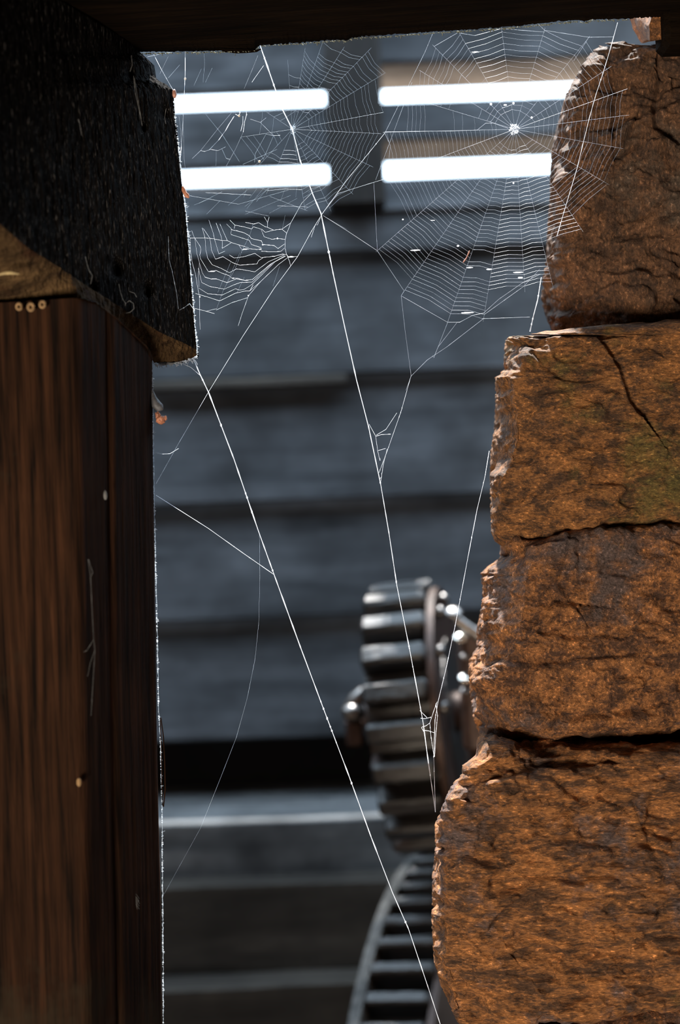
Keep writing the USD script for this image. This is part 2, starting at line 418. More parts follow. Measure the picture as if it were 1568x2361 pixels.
# a pale batten end shows along one joint
plank(P(330, 880, 2.44)[0], P(800, 880, 2.44)[0], zpx(861, 2.45), zpx(884, 2.45), 2.466, 2.464, 0.02, M["lowboard"], name="batten", seed=9)
# stud in front of the slits
single_stud = box(np.array([stud_x0, 2.40, zpx(487, 2.44)]), np.array([stud_x1, 2.475, 2.75]), 0.006)
wall.part("stud", single_stud, M["stud"], 30)
# recess behind the gap, sill beam and the stepped boards under it
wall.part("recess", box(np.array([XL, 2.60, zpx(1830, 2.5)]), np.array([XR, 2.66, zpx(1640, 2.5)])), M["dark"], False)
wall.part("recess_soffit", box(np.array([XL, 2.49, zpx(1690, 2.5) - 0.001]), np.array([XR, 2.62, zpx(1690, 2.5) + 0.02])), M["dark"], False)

def stepped(ytop, ybot, dback, dfront, mat, seed, name="plank", slope=0.02, x0=XL, x1=0.13):
    # top edge seen from above: from dback to dfront, then the face down to ybot
    zt = zpx(ytop, dback)
    zb = zpx(ybot, dfront)
    rings = []
    for x in np.linspace(x0, x1, 60):
        w = 0.0025 * (fbm(np.array([[x * 5, seed, 3.0]]), 3, seed)[0] - 0.5) * 2
        pts = [(dback, zt), (dfront + 0.006, zt - slope * 0.4), (dfront + 0.001, zt - slope * 0.42 - 0.001), (dfront, zt - slope * 0.45 - 0.003), (dfront + 0.004, zb), (dback, zb)]
        rings.append(np.array([(x, a + w, b + w) for a, b in pts]))
    wall.part(name, trimesh.Trimesh(*loft(rings), process=False), mat, 35)

stepped(1798, 2035, 2.62, 2.33, M["sill"], 1, "sill_beam", 0.02)
stepped(2008, 2262, 2.335, 2.285, M["lowboard"], 2, slope=0.01)
stepped(2232, 2520, 2.29, 2.225, M["lowboard"], 3, slope=0.01)
stepped(2490, 2800, 2.23, 2.17, M["lowboard"], 4, slope=0.01)
stepped(1798, 2035, 2.62, 2.33, M["sill"], 5, "sill_beam", 0.02, 0.56, XR)
stepped(2008, 2262, 2.335, 2.285, M["lowboard"], 6, "plank", 0.01, 0.56, XR)
stepped(2232, 2520, 2.29, 2.225, M["lowboard"], 7, "plank", 0.01, 0.56, XR)
wall.part("footing", box(np.array([XL, 2.2, -0.62]), np.array([0.13, 2.6, zpx(2760, 2.2)])), M["side"], False)
wall.part("footing", box(np.array([0.56, 2.25, -0.62]), np.array([XR, 2.6, zpx(2500, 2.25)])), M["side"], False)
wall.part("wheel_backing", box(np.array([0.05, 2.76, -0.62]), np.array([0.64, 2.80, 1.08])), M["dark"], False)  # dark backing added to block outside brightness through the wheel slot

# ------------------------------------------------------------------ gear wheels
def basis(yaw, lean):
    cy, sy, cl, sl = math.cos(yaw), math.sin(yaw), math.cos(lean), math.sin(lean)
    Ry = np.array([[cl, 0, -sl], [0, 1, 0], [sl, 0, cl]])      # leans the top towards -x
    Rz = np.array([[cy, sy, 0], [-sy, cy, 0], [0, 0, 1]])      # turns the near side (-y) towards -x
    return Rz @ Ry

def gear(t, centre, R, width, teeth, depth, thick, B, phase, mat_tooth, mat_rim, rim_in, lo_deg, hi_deg):
    """gear round the local x axis; teeth at angle a measured from +z towards the camera (-y)"""
    def W_(v):
        return np.asarray(v) @ B.T + centre
    # rim ring
    rings = []
    for a in np.linspace(0, 2 * math.pi, 145)[:-1]:
        s, c = math.sin(a), math.cos(a)
        prof = [(-width / 2, rim_in), (-width / 2, R - depth), (width / 2, R - depth), (width / 2, rim_in)]
        rings.append(np.array([(x, -r * s, r * c) for x, r in prof]))
    rings.append(rings[0])
    v, f = loft(rings, False)
    t.part("rim", trimesh.Trimesh(W_(v), f[:, ::-1], process=False), mat_rim, 30)
    grng = np.random.default_rng(teeth)
    rest = []
    for k in range(teeth):
        a = 2 * math.pi * (k + phase) / teeth
        deg = (math.degrees(a) + 180) % 360 - 180
        w = width * (1 + grng.uniform(-0.012, 0.012)); th = thick * grng.uniform(0.92, 1.06)
        b = box(np.array([-w / 2, -th / 2, R - depth - 0.006]), np.array([w / 2, th / 2, R * (1 + grng.uniform(-0.004, 0.004))]), th * 0.16)
        b = b.subdivide().subdivide()
        vv = np.array(b.vertices)
        # worn, slightly uneven face
        vv += 0.0028 * (fbm(vv * 55 + k * 7.1, 3, 5)[:, None] - 0.5) * np.array([0.6, 1, 1])
        top = (vv[:, 2] - (R - depth)) / depth
        vv[:, 1] *= 1 - 0.16 * np.clip(top, 0, 1)
        s, c = math.sin(a), math.cos(a)
        vv = np.stack([vv[:, 0], vv[:, 1] * c - vv[:, 2] * s, vv[:, 1] * s + vv[:, 2] * c], 1)
        mesh = trimesh.Trimesh(W_(vv), b.faces, process=False)
        if lo_deg <= deg <= hi_deg:
            t.part("tooth", mesh, mat_tooth, 40)
        else:
            rest.append(mesh)
    if rest:
        t.part("hidden_teeth", cat(rest), mat_tooth, 40, kind="stuff")
    return W_

def disc(x0, x1, r, n=96, r_in=0.0):
    rings = []
    for x, rr in ((x0, max(r_in, 1e-4)), (x0, r), (x1, r), (x1, max(r_in, 1e-4))):
        a = np.linspace(0, 2 * math.pi, n, endpoint=False)
        rings.append(np.stack([np.full(n, x), -rr * np.sin(a), rr * np.cos(a)], 1))
    v, f = loft(rings + [rings[0]], False)
    m_ = trimesh.Trimesh(v, f, process=False)
    return m_

CU_ = P(960, 1650, 1.95)
BU = basis(math.radians(10), math.radians(5.0))
up = Thing("gear_wheel", CU_ - [0, 0, 0.19], "small toothed gear wheel seen edge-on, its upper teeth glinting blue-white", "gear wheel")
WU = gear(up, CU_, 0.185, 0.084, 22, 0.034, 0.030, BU, 0.38, M["gear"], M["gear"], 0.10, -40, 160)
up.part("side_plate", trimesh.Trimesh(WU(disc(0.0425, 0.052, 0.172).vertices), disc(0.0425, 0.052, 0.172).faces, process=False), M["rust"], 30, "rust brown side plate")
ax = tube(np.array([[-0.07, 0, 0], [-0.02, 0, 0], [0.05, 0, 0], [0.07, 0, 0]]), 0.028, 20)
up.part("axle", trimesh.Trimesh(WU(ax.vertices), ax.faces, process=False), M["rust"], 40)
hub = tube(np.array([[-0.05, 0, 0], [0.0, 0, 0], [0.055, 0, 0]]), 0.102, 40)
up.part("hub", trimesh.Trimesh(WU(hub.vertices), hub.faces, process=False), M["gear"], 40)
# bolts round the rim plate's edge, catching the sun
for k, a in enumerate([2, 24, 52, 80]):
    s, c = math.sin(math.radians(a)), math.cos(math.radians(a))
    b = trimesh.creation.icosphere(2, 0.0085); b.apply_scale([0.9, 1, 1]); b.apply_translation([0.058, -0.155 * s, 0.155 * c])
    up.part("bolt", trimesh.Trimesh(WU(b.vertices), b.faces, process=False), M["iron"], True)

CL_ = np.array([0.1950, 2.0863, 0.3970])
BL = basis(0.3185, 0.0914)
low = Thing("gear_wheel", CL_ - [0, 0, 0.6], "large gear wheel below, its blocky teeth climbing beside a pale sloping side board", "gear wheel")
WL = gear(low, CL_, 0.60, 0.0846, 83, 0.032, 0.021, BL, 0.90, M["gear"], M["gear"], 0.46, -10, 62)
for nm, x0, x1, r, mt, lb in (("side_board", -0.058, -0.043, 0.596, "shroud", "pale grey side board along the teeth"), ("side_plate", 0.0425, 0.052, 0.588, "rust", "rust brown side plate")):
    d_ = disc(x0, x1, r, 160, 0.47)
    low.part(nm, trimesh.Trimesh(WL(d_.vertices), d_.faces, process=False), M[mt], 30, lb)
for k in range(6):
    a = k * math.pi / 3 + 0.3
    sp = box(np.array([-0.03, -0.04, 0.08]), np.array([0.03, 0.04, 0.47]), 0.005)
    v = np.array(sp.vertices); s, c = math.sin(a), math.cos(a)
    v = np.stack([v[:, 0], v[:, 1] * c - v[:, 2] * s, v[:, 1] * s + v[:, 2] * c], 1)
    low.part("spoke", trimesh.Trimesh(WL(v), sp.faces, process=False), M["gear"], 30)
h_ = tube(np.array([[-0.06, 0, 0], [0, 0, 0], [0.06, 0, 0]]), 0.10, 32)
low.part("hub", trimesh.Trimesh(WL(h_.vertices), h_.faces, process=False), M["gear"], 40)
a_ = tube(np.array([[-0.5, 0, 0], [0, 0, 0], [0.5, 0, 0]]), 0.045, 24)
low.part("axle", trimesh.Trimesh(WL(a_.vertices), a_.faces, process=False), M["rust"], 40)

# bracket with a worn knob beside the small gear
kb = Thing("axle_bracket", P(815, 1725, 1.86), "bent iron bracket with a bright knob standing out beside the small gear", "bracket")
arm = tube(P([806, 812, 822, 836, 858], [1652, 1632, 1612, 1600, 1597], 1.86), np.array([0.010, 0.011, 0.0105, 0.010, 0.009]), 10)
kb.part("arm", arm, M["iron"], 50)
knob = trimesh.creation.icosphere(3, 0.014); knob.apply_scale([1.15, 1, 0.9]); knob.apply_translation(P(815, 1643, 1.855))
kb.part("knob", knob, M["iron"], True)
kb.part("lug", box(P(796, 1655, 1.88), P(840, 1722, 1.85), 0.004), M["rust"], 30)

# bearing block to the right of the small gear, fixed with bright bolts
bb = Thing("bearing_block", P(1090, 1740, 1.77), "dark bearing block behind the stones with shiny bolt heads in a row", "bearing")
bb.part("block", box(P(1054, 1445, 1.80), P(1240, 1735, 1.75), 0.008), M["rust"], 30)
bb.part("cap_rod", tube(P([1052, 1075, 1110, 1180], [1430, 1446, 1470, 1512], [1.745, 1.745, 1.745, 1.745]), 0.0075, 12), M["iron"], 50)
for px, py, r, mt in ((1046, 1412, 0.011, "iron"), (1062, 1470, 0.009, "bolt"), (1072, 1512, 0.006, "iron"), (1073, 1563, 0.009, "bolt"), (1072, 1592, 0.006, "iron")):
    b = trimesh.creation.icosphere(3, r)
    hv = np.array([0.05, -0.53, 0.85]); hv /= np.linalg.norm(hv)
    q_ = np.array(b.vertices); q_ -= 0.55 * (q_ @ hv)[:, None] * hv
    b = trimesh.Trimesh(q_ + P(px, py, 1.748), b.faces, process=False)
    bb.part("bolt", b, M[mt], True)

# ------------------------------------------------------------------ timber: dark beam, post, lintel
def densify(poly, step):
    poly = np.array(poly, float)
    out = []
    for a, b in zip(poly, np.roll(poly, -1, 0)):
        n = max(1, int(np.linalg.norm(b - a) / step))
        out.append(a + (b - a) * np.linspace(0, 1, n, endpoint=False)[:, None])
    return np.vstack(out)

def grainy(v, f, amp, scale, seed, fine=0.0, fscale=(1, 1, 1)):
    n = vnormals(v, f)
    d = amp * 2 * (fbm(v * np.array(scale), 4, seed) - 0.5)
    if fine:
        d += fine * 2 * (fbm(v * np.array(fscale), 3, seed + 9) - 0.5)
    return v + n * d[:, None]

# dark block: its wide face stands slantwise, from 0.82 m at the frame's edge to 1 m at its far arris
far_edge = [(322, 121), (334, 130), (346, 140), (351, 156), (353, 170), (366, 184), (384, 193), (396, 205), (401, 222), (402, 262), (412, 340), (420, 420), (430, 500),
            (437, 590), (441, 640), (448, 730), (454, 792), (455, 818)]
FE = np.array(far_edge, float)
LOW = np.array([(-400, 300), (0, 515), (67, 572), (138, 615), (208, 660), (254, 691), (306, 725), (367, 765), (420, 790), (453, 808), (470, 812)], float)
SEAT = np.array([(-400, 705), (0, 697), (107, 690), (171, 686), (220, 700), (262, 730), (300, 765), (337, 801), (352, 838), (372, 836), (400, 836), (425, 831), (440, 829), (455, 818), (470, 815)], float)
low_y = lambda p: np.interp(p, LOW[:, 0], LOW[:, 1])
seat_y = lambda p: np.interp(p, SEAT[:, 0], SEAT[:, 1])
face_d = lambda p: np.maximum(0.70, 0.82 + 0.18 * np.asarray(p, float) / 455.0)
seat_d = lambda p: np.interp(p, [-400, 193, 352, 455], [0.872, 0.885, 0.975, 1.0])
def lint_z(x):
    p1 = W / 2 + x * F * 1.0
    return P(p1, np.interp(p1, [-520, 325, 2000], [150, 122, 12]) + 3.0, 1.0)[..., 2]
NU, NT, NS = 330, 300, 44
us = np.concatenate([np.linspace(0, 0.62, 60, endpoint=False), np.linspace(0.62, 1.0, NU)])
rings = []
brng = np.random.default_rng(3)
for u in us:
    px = -900 + 1350 * u
    B0 = P(px, low_y(px), face_d(px)); T0 = B0.copy(); T0[2] = lint_z(T0[0])
    S0 = P(px, seat_y(px), seat_d(px))
    t = np.linspace(0, 1, NT)[:, None]
    face = T0 + (B0 - T0) * t
    q = np.linspace(0, 1, NS)[1:, None]
    wedge = B0 + (S0 - B0) * q
    back = np.array([S0 + [0, 0.004, 0.001], [S0[0], 1.03, S0[2] + 0.004], [S0[0], 1.03, T0[2]]])
    if u > 0.999:
        back[:, 1] = np.minimum(back[:, 1], 1.012)
    rings.append(np.vstack([face, wedge, back]))
v, f = loft(rings)
if (vnormals(v, f)[:, 1] * (v[:, 1] - v[:, 1].mean())).mean() < 0:
    f = f[:, ::-1]
pxv, pyv, dv = project(v)
uu = np.repeat(us, NT + NS - 1 + 3); uu = np.concatenate([uu, [0.0, 1.0]])
nring = NT + NS - 1 + 3
end = np.concatenate([np.tile(pxv[(len(us) - 1) * nring:len(us) * nring], len(us)), [450, 450]])
want = np.interp(pyv, FE[:, 1], FE[:, 0]) - end
v[:, 0] += want * uu ** 8 * dv / F
part_id = np.concatenate([np.tile(np.concatenate([np.zeros(NT), np.ones(NS - 1), np.full(3, 2)]), len(us)), [2, 2]])
v = grainy(v, f, 0.0013, (40, 40, 14), 3, 0.0012, (420, 420, 55))
v = grainy(v, f, 0.0006, (900, 900, 160), 4)
pp = np.stack(project(v)[:2], 1)
face = part_id == 0
for (cx, cy, rr, dep) in [(268, 618, 10, 0.012), (338, 668, 9, 0.012), (298, 165, 8, 0.008), (330, 290, 7, 0.008), (378, 258, 8, 0.006), (212, 665, 9, 0.008)]:
    q = np.hypot((pp[:, 0] - cx) / rr, (pp[:, 1] - cy) / (rr * 1.7))
    v[face, 1] += (dep * np.exp(-q ** 2))[face]
bm = Thing("timber_beam", (-0.2, 0.9, CAM[2] + 0.1), "black tarred timber block with rough grain resting across the brown post", "beam", kind="thing")
und = (part_id[f] == 1).sum(1) >= 2
def sub(v, f):
    u, inv = np.unique(f, return_inverse=True)
    return trimesh.Trimesh(v[u], inv.reshape(f.shape), process=False)
bm.part("block", sub(v, f[~und]), M["beam"], 60)
bm.part("underside", sub(v, f[und]), M["under"], 60, "dusty brown underside")

def fringe(n, line, d, length, seed, radius=0.00011, spread=0.9, out=(1.0, 0.0), rim=0.0):
    "short fibres standing out from an edge given in pixels"
    r_ = np.random.default_rng(seed)
    line = np.array(line, float)
    seg = np.hypot(*np.diff(line, axis=0).T); cum = np.concatenate([[0], np.cumsum(seg)])
    ms = []
    if rim:
        ss = np.arange(0, cum[-1], 5.0)
        ms.append(tube(P(np.interp(ss, cum, line[:, 0]) + r_.normal(0, 0.5, len(ss)), np.interp(ss, cum, line[:, 1]), d), rim * KPX * (0.4 + 1.2 * r_.random(len(ss)) ** 2), 6))
    for s in r_.uniform(0, cum[-1], n):
        q = np.array([np.interp(s, cum, line[:, 0]), np.interp(s, cum, line[:, 1])])
        a = r_.normal(0, spread)
        l = length * r_.gamma(2.0, 0.5)
        dx, dy = math.cos(a) * out[0] - math.sin(a) * out[1], math.sin(a) * out[0] + math.cos(a) * out[1]
        dd = d + r_.uniform(-0.006, 0.004)
        bend = r_.uniform(-0.5, 0.5) * l
        pts = P([q[0] - 2, q[0] + dx * l * 0.5, q[0] + dx * l - dy * bend], [q[1], q[1] + dy * l * 0.5, q[1] + dy * l + dx * bend], dd)
        ms.append(tube(pts, radius * r_.uniform(0.7, 1.6), 4))
    return cat(ms)

bm.part("edge_fibres", fringe(500, far_edge[8:], 0.997, 2.0, 1, 0.00013, rim=1.3), M["silk_fine"], True, "pale fibres along the far edge", kind="stuff")
bm.part("edge_fibres", fringe(160, [(455, 820), (440, 829), (400, 837), (356, 840)], 0.99, 5.0, 2, 0.00016, out=(0.0, 1.0)), M["silk"], True, "pale fibres along the lower edge", kind="stuff")

# post
dF, dB, dG = 0.87, 0.965, 0.905
top_z = P(100, 660, dF)[2]
edge_t, edge_b = P(354, 800, dB)[0], P(378, 2361, dB)[0]
zt_, zb_ = P(354, 800, dB)[2], P(378, 2361, dB)[2]
def post_x(z):
    return edge_t + (edge_b - edge_t) * (zt_ - z) / (zt_ - zb_)
zs = np.concatenate([np.linspace(0.9, 1.12, 12), np.linspace(1.125, 1.66, 260)])
sec = [(0.0, dB)]
rr = []
def section():
    pts = []
    pts += [(-0.004, dB), (-0.001, dB - 0.001), (0.0, dB - 0.004)]
    pts += [(0.0, y) for y in np.linspace(dB - 0.006, dG + 0.005, 40)]
    pts += [(-0.001, dG + 0.003), (-0.003, dG + 0.0015), (-0.003, dG - 0.001), (-0.002, dG - 0.003)]
    pts += [(-0.002, y) for y in np.linspace(dG - 0.005, dF + 0.005, 22)]
    pts += [(-0.0028, dF + 0.0025), (-0.005, dF + 0.0005), (-0.008, dF)]
    pts += [(x, dF) for x in np.linspace(-0.010, -0.12, 60)]
    pts += [(-0.25, dF), (-0.25, dB)]
    return np.array(pts)
sec = section()
for z in zs:
    rr.append(np.stack([post_x(z) + sec[:, 0] - 0.0326 * (dB - sec[:, 1]) / (dB - dF), sec[:, 1], np.full(len(sec), z)], 1))
v, f = loft(rr)
nn = vnormals(v, f)
if (nn[:, 0] * (v[:, 0] - v[:, 0].mean())).mean() < 0:
    f = f[:, ::-1]
v = grainy(v, f, 0.0016, (22, 22, 5), 8, 0.0007, (240, 240, 10))
# cut the head of the post to the seat of the block
pxv, pyv, dv = project(v)
lim = seat_y(np.clip(pxv, -390, 450)) + 1.0
v[:, 2] -= np.maximum(lim - pyv, 0) * dv / F
ps = Thing("timber_post", (-0.25, 0.82, 0.9), "upright brown timber post with streaky grain standing under the black block", "post", kind="thing")
ps.part("shaft", trimesh.Trimesh(v, f, process=False), M["post"], 50)
post_edge = [(352, 850), (353, 960), (355, 1100), (359, 1300), (363, 1480), (366, 1640), (370, 1700), (374, 1850), (375, 2050), (377, 2361)]
ps.part("edge_fibres", fringe(500, post_edge, dB - 0.002, 1.4, 3, 0.00012, rim=0.8), M["silk_fine"], True, "pale fibres along the far edge", kind="stuff")
spl = []
for k, (pts_, r_) in enumerate([([(371, 1655), (377, 1700), (380, 1760), (381, 1820), (377, 1860)], 0.0004), ([(369, 1660), (372, 1720), (373, 1800), (375, 1858)], 0.00035)]):
    q = np.array(pts_, float)
    spl.append(tube(P(q[:, 0], q[:, 1], dB - 0.003), r_, 6))
ps.part("splinter", cat(spl), M["post"], 50, "thin splinter lifting off the edge")

# lintel
lint_edge = [(-500, 175), (0, 146), (300, 124), (400, 122), (480, 120), (516, 119), (560, 119), (588, 117), (600, 106), (650, 103), (700, 100), (760, 95), (792, 93),
             (800, 96), (812, 88), (900, 84), (1000, 76), (1100, 70), (1200, 62), (1300, 52), (1330, 49), (1345, 53), (1362, 48), (1450, 45), (1568, 38), (2450, -12)]
lx = np.array(lint_edge, float)
pxs = np.concatenate([np.linspace(-520, 300, 60), np.arange(303, 1580, 3.2), np.linspace(1590, 2420, 50)])
rings = []
lr = np.random.default_rng(5)
for px in pxs:
    py = np.interp(px, lx[:, 0], lx[:, 1]) + lr.normal(0, 0.9)
    b = P(px, py, 1.0)
    base = P(px, np.interp(px, [-520, 325, 2450], [150, 122, -18]), 1.0)
    prof = [(1.0, base[2] + 0.25), (1.001, base[2] + 0.03), (1.0, b[2] + 0.002), (0.998, b[2])]
    for d in np.linspace(0.992, 0.80, 34):
        prof.append((d, base[2] + (b[2] - base[2]) * max(0, 1 - (1 - d) / 0.03)))
    prof += [(0.79, base[2] + 0.01), (0.79, base[2] + 0.25)]
    rings.append(np.array([(b[0], y, z) for y, z in prof]))
v, f = loft(rings)
if (vnormals(v, f)[:, 2] * (v[:, 2] - v[:, 2].mean())).mean() < 0:
    f = f[:, ::-1]
v = grainy(v, f, 0.0012, (6, 30, 30), 12, 0.0008, (20, 260, 260))
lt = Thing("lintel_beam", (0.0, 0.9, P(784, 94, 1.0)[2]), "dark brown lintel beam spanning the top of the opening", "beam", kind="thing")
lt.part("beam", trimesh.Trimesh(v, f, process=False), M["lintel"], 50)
lt.part("splinter", tube(P([505, 520, 545, 570, 592, 602], [112, 116, 117.5, 117.5, 117, 113], 0.996), np.array([0.0006, 0.0014, 0.0017, 0.0015, 0.0009, 0.0003]), 8), M["lintel"], 50, "long splinter hanging off the lower edge")
lt.part("moss_rim", fringe(600, lint_edge[2:24], 0.998, 1.9, 7, 0.00028, out=(0.0, 1.0), spread=0.8), M["moss"], True, "pale mossy fuzz along the far edge", kind="stuff")

# ------------------------------------------------------------------ stones
def stone(t, name, mat, left, top, bottom, d_face, depth, seed, creases=(), label=None, right=1790, res=(210, 46, 150), rough=1.0, facets=14, round_=0.016, taper=0.05):
    left = np.array(left, float); left = left[np.argsort(left[:, 1])]
    y0 = min(np.array(top)[:, 1].min(), left[0, 1]); y1 = max(np.array(bottom)[:, 1].max(), left[-1, 1])
    xl = left[:, 0].mean()
    A, B_ = P(xl, (y0 + y1) / 2, d_face), P(right, (y0 + y1) / 2, d_face)
    zt, zb = P(xl, left[0, 1], d_face)[2], P(xl, left[-1, 1], d_face)[2]
    lo, hi = np.array([A[0], d_face, zb]), np.array([B_[0], d_face + depth, zt])
    v, f = grid_box(lo, hi, res)
    # put more of the grid on the visible face
    r_ = np.random.default_rng(seed)
    v = round_box(v, lo, hi, (round_, round_, round_ * 0.42))
    c = (lo + hi) / 2
    for k in range(facets):
        # chisel planes that cut the near left edges
        nrm = np.array([-abs(r_.normal(0.4, 0.6)), -abs(r_.normal(0.6, 0.5)), r_.normal(0, 0.7)]); nrm /= np.linalg.norm(nrm)
        sup = (np.where(nrm > 0, hi, lo) @ nrm)
        cut = sup - r_.uniform(0.012, 0.034)
        over = v @ nrm - cut
        v = v - np.maximum(over, 0)[:, None] * nrm * 0.9
    v[:, 0] += np.clip(v[:, 1] - d_face, 0, 1) * taper * np.clip((hi[0] - v[:, 0]) / (hi[0] - lo[0]), 0, 1)
    # sheared so that the top and bottom follow the joints
    px, py, d = project(v)
    tz = np.interp(px, np.array(top)[:, 0], np.array(top)[:, 1]); bz = np.interp(px, np.array(bottom)[:, 0], np.array(bottom)[:, 1])
    lt_, lb_ = left[0, 1], left[-1, 1]
    s = np.clip((py - lt_) / (lb_ - lt_), -0.1, 1.1)
    v[:, 2] -= ((tz - lt_) * (1 - s) + (bz - lb_) * s + math.tan(ROLL) * (px - xl)) * d_face / F
    n = vnormals(v, f)
    disp = rough * (0.0085 * 2 * (fbm(v * [16, 16, 22] + seed, 3, seed) - 0.5) + 0.0034 * (0.8 - 4 * np.abs(fbm(v * [38, 38, 62] + seed, 3, seed + 1) - 0.5))
                    + 0.0016 * 2 * (fbm(v * [150, 150, 260], 3, seed + 2) - 0.5))
    # flaked ledges
    for sc, hgt, sd_ in (([11, 11, 19], 0.0042, 5), ([24, 24, 40], 0.0018, 8)):
        q = fbm(v * sc + seed * 1.7, 4, seed + sd_) * 7
        fr = q - np.floor(q)
        disp += rough * hgt * (np.floor(q) + np.clip((fr - 0.82) / 0.18, 0, 1) - 3)
    px, py, d = project(v)
    pp = np.stack([px, py], 1)
    front = np.clip(-n[:, 1] * 1.6, 0, 1)
    for line, dep, wid, step, wide in creases:
        q, sgn = poly_dist(pp + 10 * (fbm(v * 60, 2, 77)[:, None] - 0.5), line)
        disp -= front * 0.35 * dep * np.exp(-(q / (1.3 * wid)) ** 2)
        if step:
            disp += front * step * sgn * np.exp(-(q / wide)) * np.clip(q / 6.0, 0, 1)
    v = v + n * disp[:, None]
    # fit the near outline
    for it in range(4):
        px, py, d = project(v)
        bins = np.clip(((py - lt_) / 7).astype(int), 0, int((lb_ - lt_) / 7))
        mn = np.full(bins.max() + 1, 1e9); np.minimum.at(mn, bins, px)
        cy = lt_ + 7 * (np.arange(len(mn)) + 0.5)
        ok = mn < 1e8
        mnv = np.interp(py, cy[ok], mn[ok]); want = np.interp(py, left[:, 1], left[:, 0])
        w = np.exp(-np.maximum(px - mnv, 0) / 170.0)
        v[:, 0] += (want - mnv) * w * d / F * 0.9
    return t.part(name, trimesh.Trimesh(v, f, process=False), mat, True, label)

sw = Thing("wall_stone", (0.3, 1.05, 0.9), kind="structure")
S1 = [(1400, 96), (1365, 116), (1340, 150), (1322, 185), (1305, 215), (1290, 270), (1276, 320), (1270, 360), (1268, 400), (1267, 450), (1262, 520), (1258, 600), (1251, 640), (1247, 690), (1256, 725), (1270, 760)]
stone(sw, "stone", M["stone0"], S1, [(1260, 96), (1568, 90), (1720, 86)], [(1260, 762), (1420, 758), (1568, 738), (1720, 730)], 1.035, 0.12, 21,
      [([(1385, 80), (1375, 190), (1388, 250), (1395, 310)], 0.006, 9, 0.003, 60), ([(1500, 180), (1490, 250), (1500, 300), (1560, 335)], 0.009, 12, 0.004, 60),
       ([(1440, 300), (1425, 340), (1380, 380)], 0.006, 9, 0.004, 50), ([(1545, 290), (1535, 345), (1600, 350)], 0.012, 14, 0, 1), ([(1320, 360), (1330, 420), (1318, 470)], 0.004, 7, 0, 1),
       ([(1400, 690), (1480, 700), (1600, 670)], 0.014, 26, 0, 1), ([(1540, 430), (1535, 520), (1560, 600)], 0.006, 12, 0, 1), ([(1290, 560), (1350, 580)], 0.003, 8, 0.003, 40)],
      "brown rounded stone with vertical hollows, top of the stack", rough=1.15)
S2 = [(1182, 764), (1166, 777), (1162, 810), (1161, 852), (1141, 870), (1141, 905), (1142, 933), (1138, 993), (1131, 1040), (1129, 1100), (1130, 1170), (1132, 1230), (1142, 1252)]
stone(sw, "stone", M["stone1"], S2, [(1130, 764), (1285, 768), (1568, 748), (1720, 738)], [(1130, 1255), (1280, 1240), (1400, 1226), (1568, 1204), (1720, 1190)], 0.99, 0.12, 33,
      [([(1393, 740), (1400, 790), (1440, 870), (1462, 930), (1480, 955)], 0.004, 4, 0.0030, 60), ([(1130, 1120), (1300, 1126), (1420, 1110)], 0.002, 7, 0, 1), ([(1190, 990), (1330, 985), (1500, 1000)], 0.0018, 5, 0, 1)],
      "flat-faced stone with a greenish flake, second in the stack", rough=0.62, facets=9, taper=0.12)
S3 = [(1155, 1253), (1151, 1284), (1122, 1306), (1107, 1322), (1109, 1336), (1112, 1362), (1109, 1400), (1099, 1445), (1098, 1493), (1082, 1520), (1079, 1547), (1083, 1600), (1091, 1659), (1107, 1699), (1130, 1740)]
stone(sw, "stone", M["stone2"], S3, [(1090, 1256), (1155, 1254), (1568, 1208), (1720, 1190)], [(1090, 1768), (1150, 1784), (1350, 1792), (1568, 1784), (1720, 1776)], 0.985, 0.13, 47,
      [([(1330, 1395), (1280, 1390), (1245, 1440), (1225, 1470)], 0.001, 4, -0.0022, 70), ([(1290, 1250), (1285, 1340), (1330, 1400)], 0.001, 6, 0.0015, 60),
       ([(1150, 1300), (1158, 1370)], 0.003, 6, 0.003, 40), ([(1300, 1670), (1380, 1650), (1480, 1640), (1600, 1600)], 0.006, 14, 0.002, 60), ([(1130, 1500), (1118, 1600), (1125, 1670)], 0.004, 7, 0, 1)],
      "speckled orange stone with a dark upper band, third in the stack", rough=0.85, facets=9, taper=0.10)
S4 = [(1082, 1749), (1066, 1764), (1064, 1784), (1047, 1801), (1033, 1823), (1016, 1868), (1002, 1899), (1003, 1952), (996, 2022), (996, 2078), (994, 2114), (1000, 2218), (1016, 2274), (1036, 2316), (1055, 2361), (1090, 2420)]
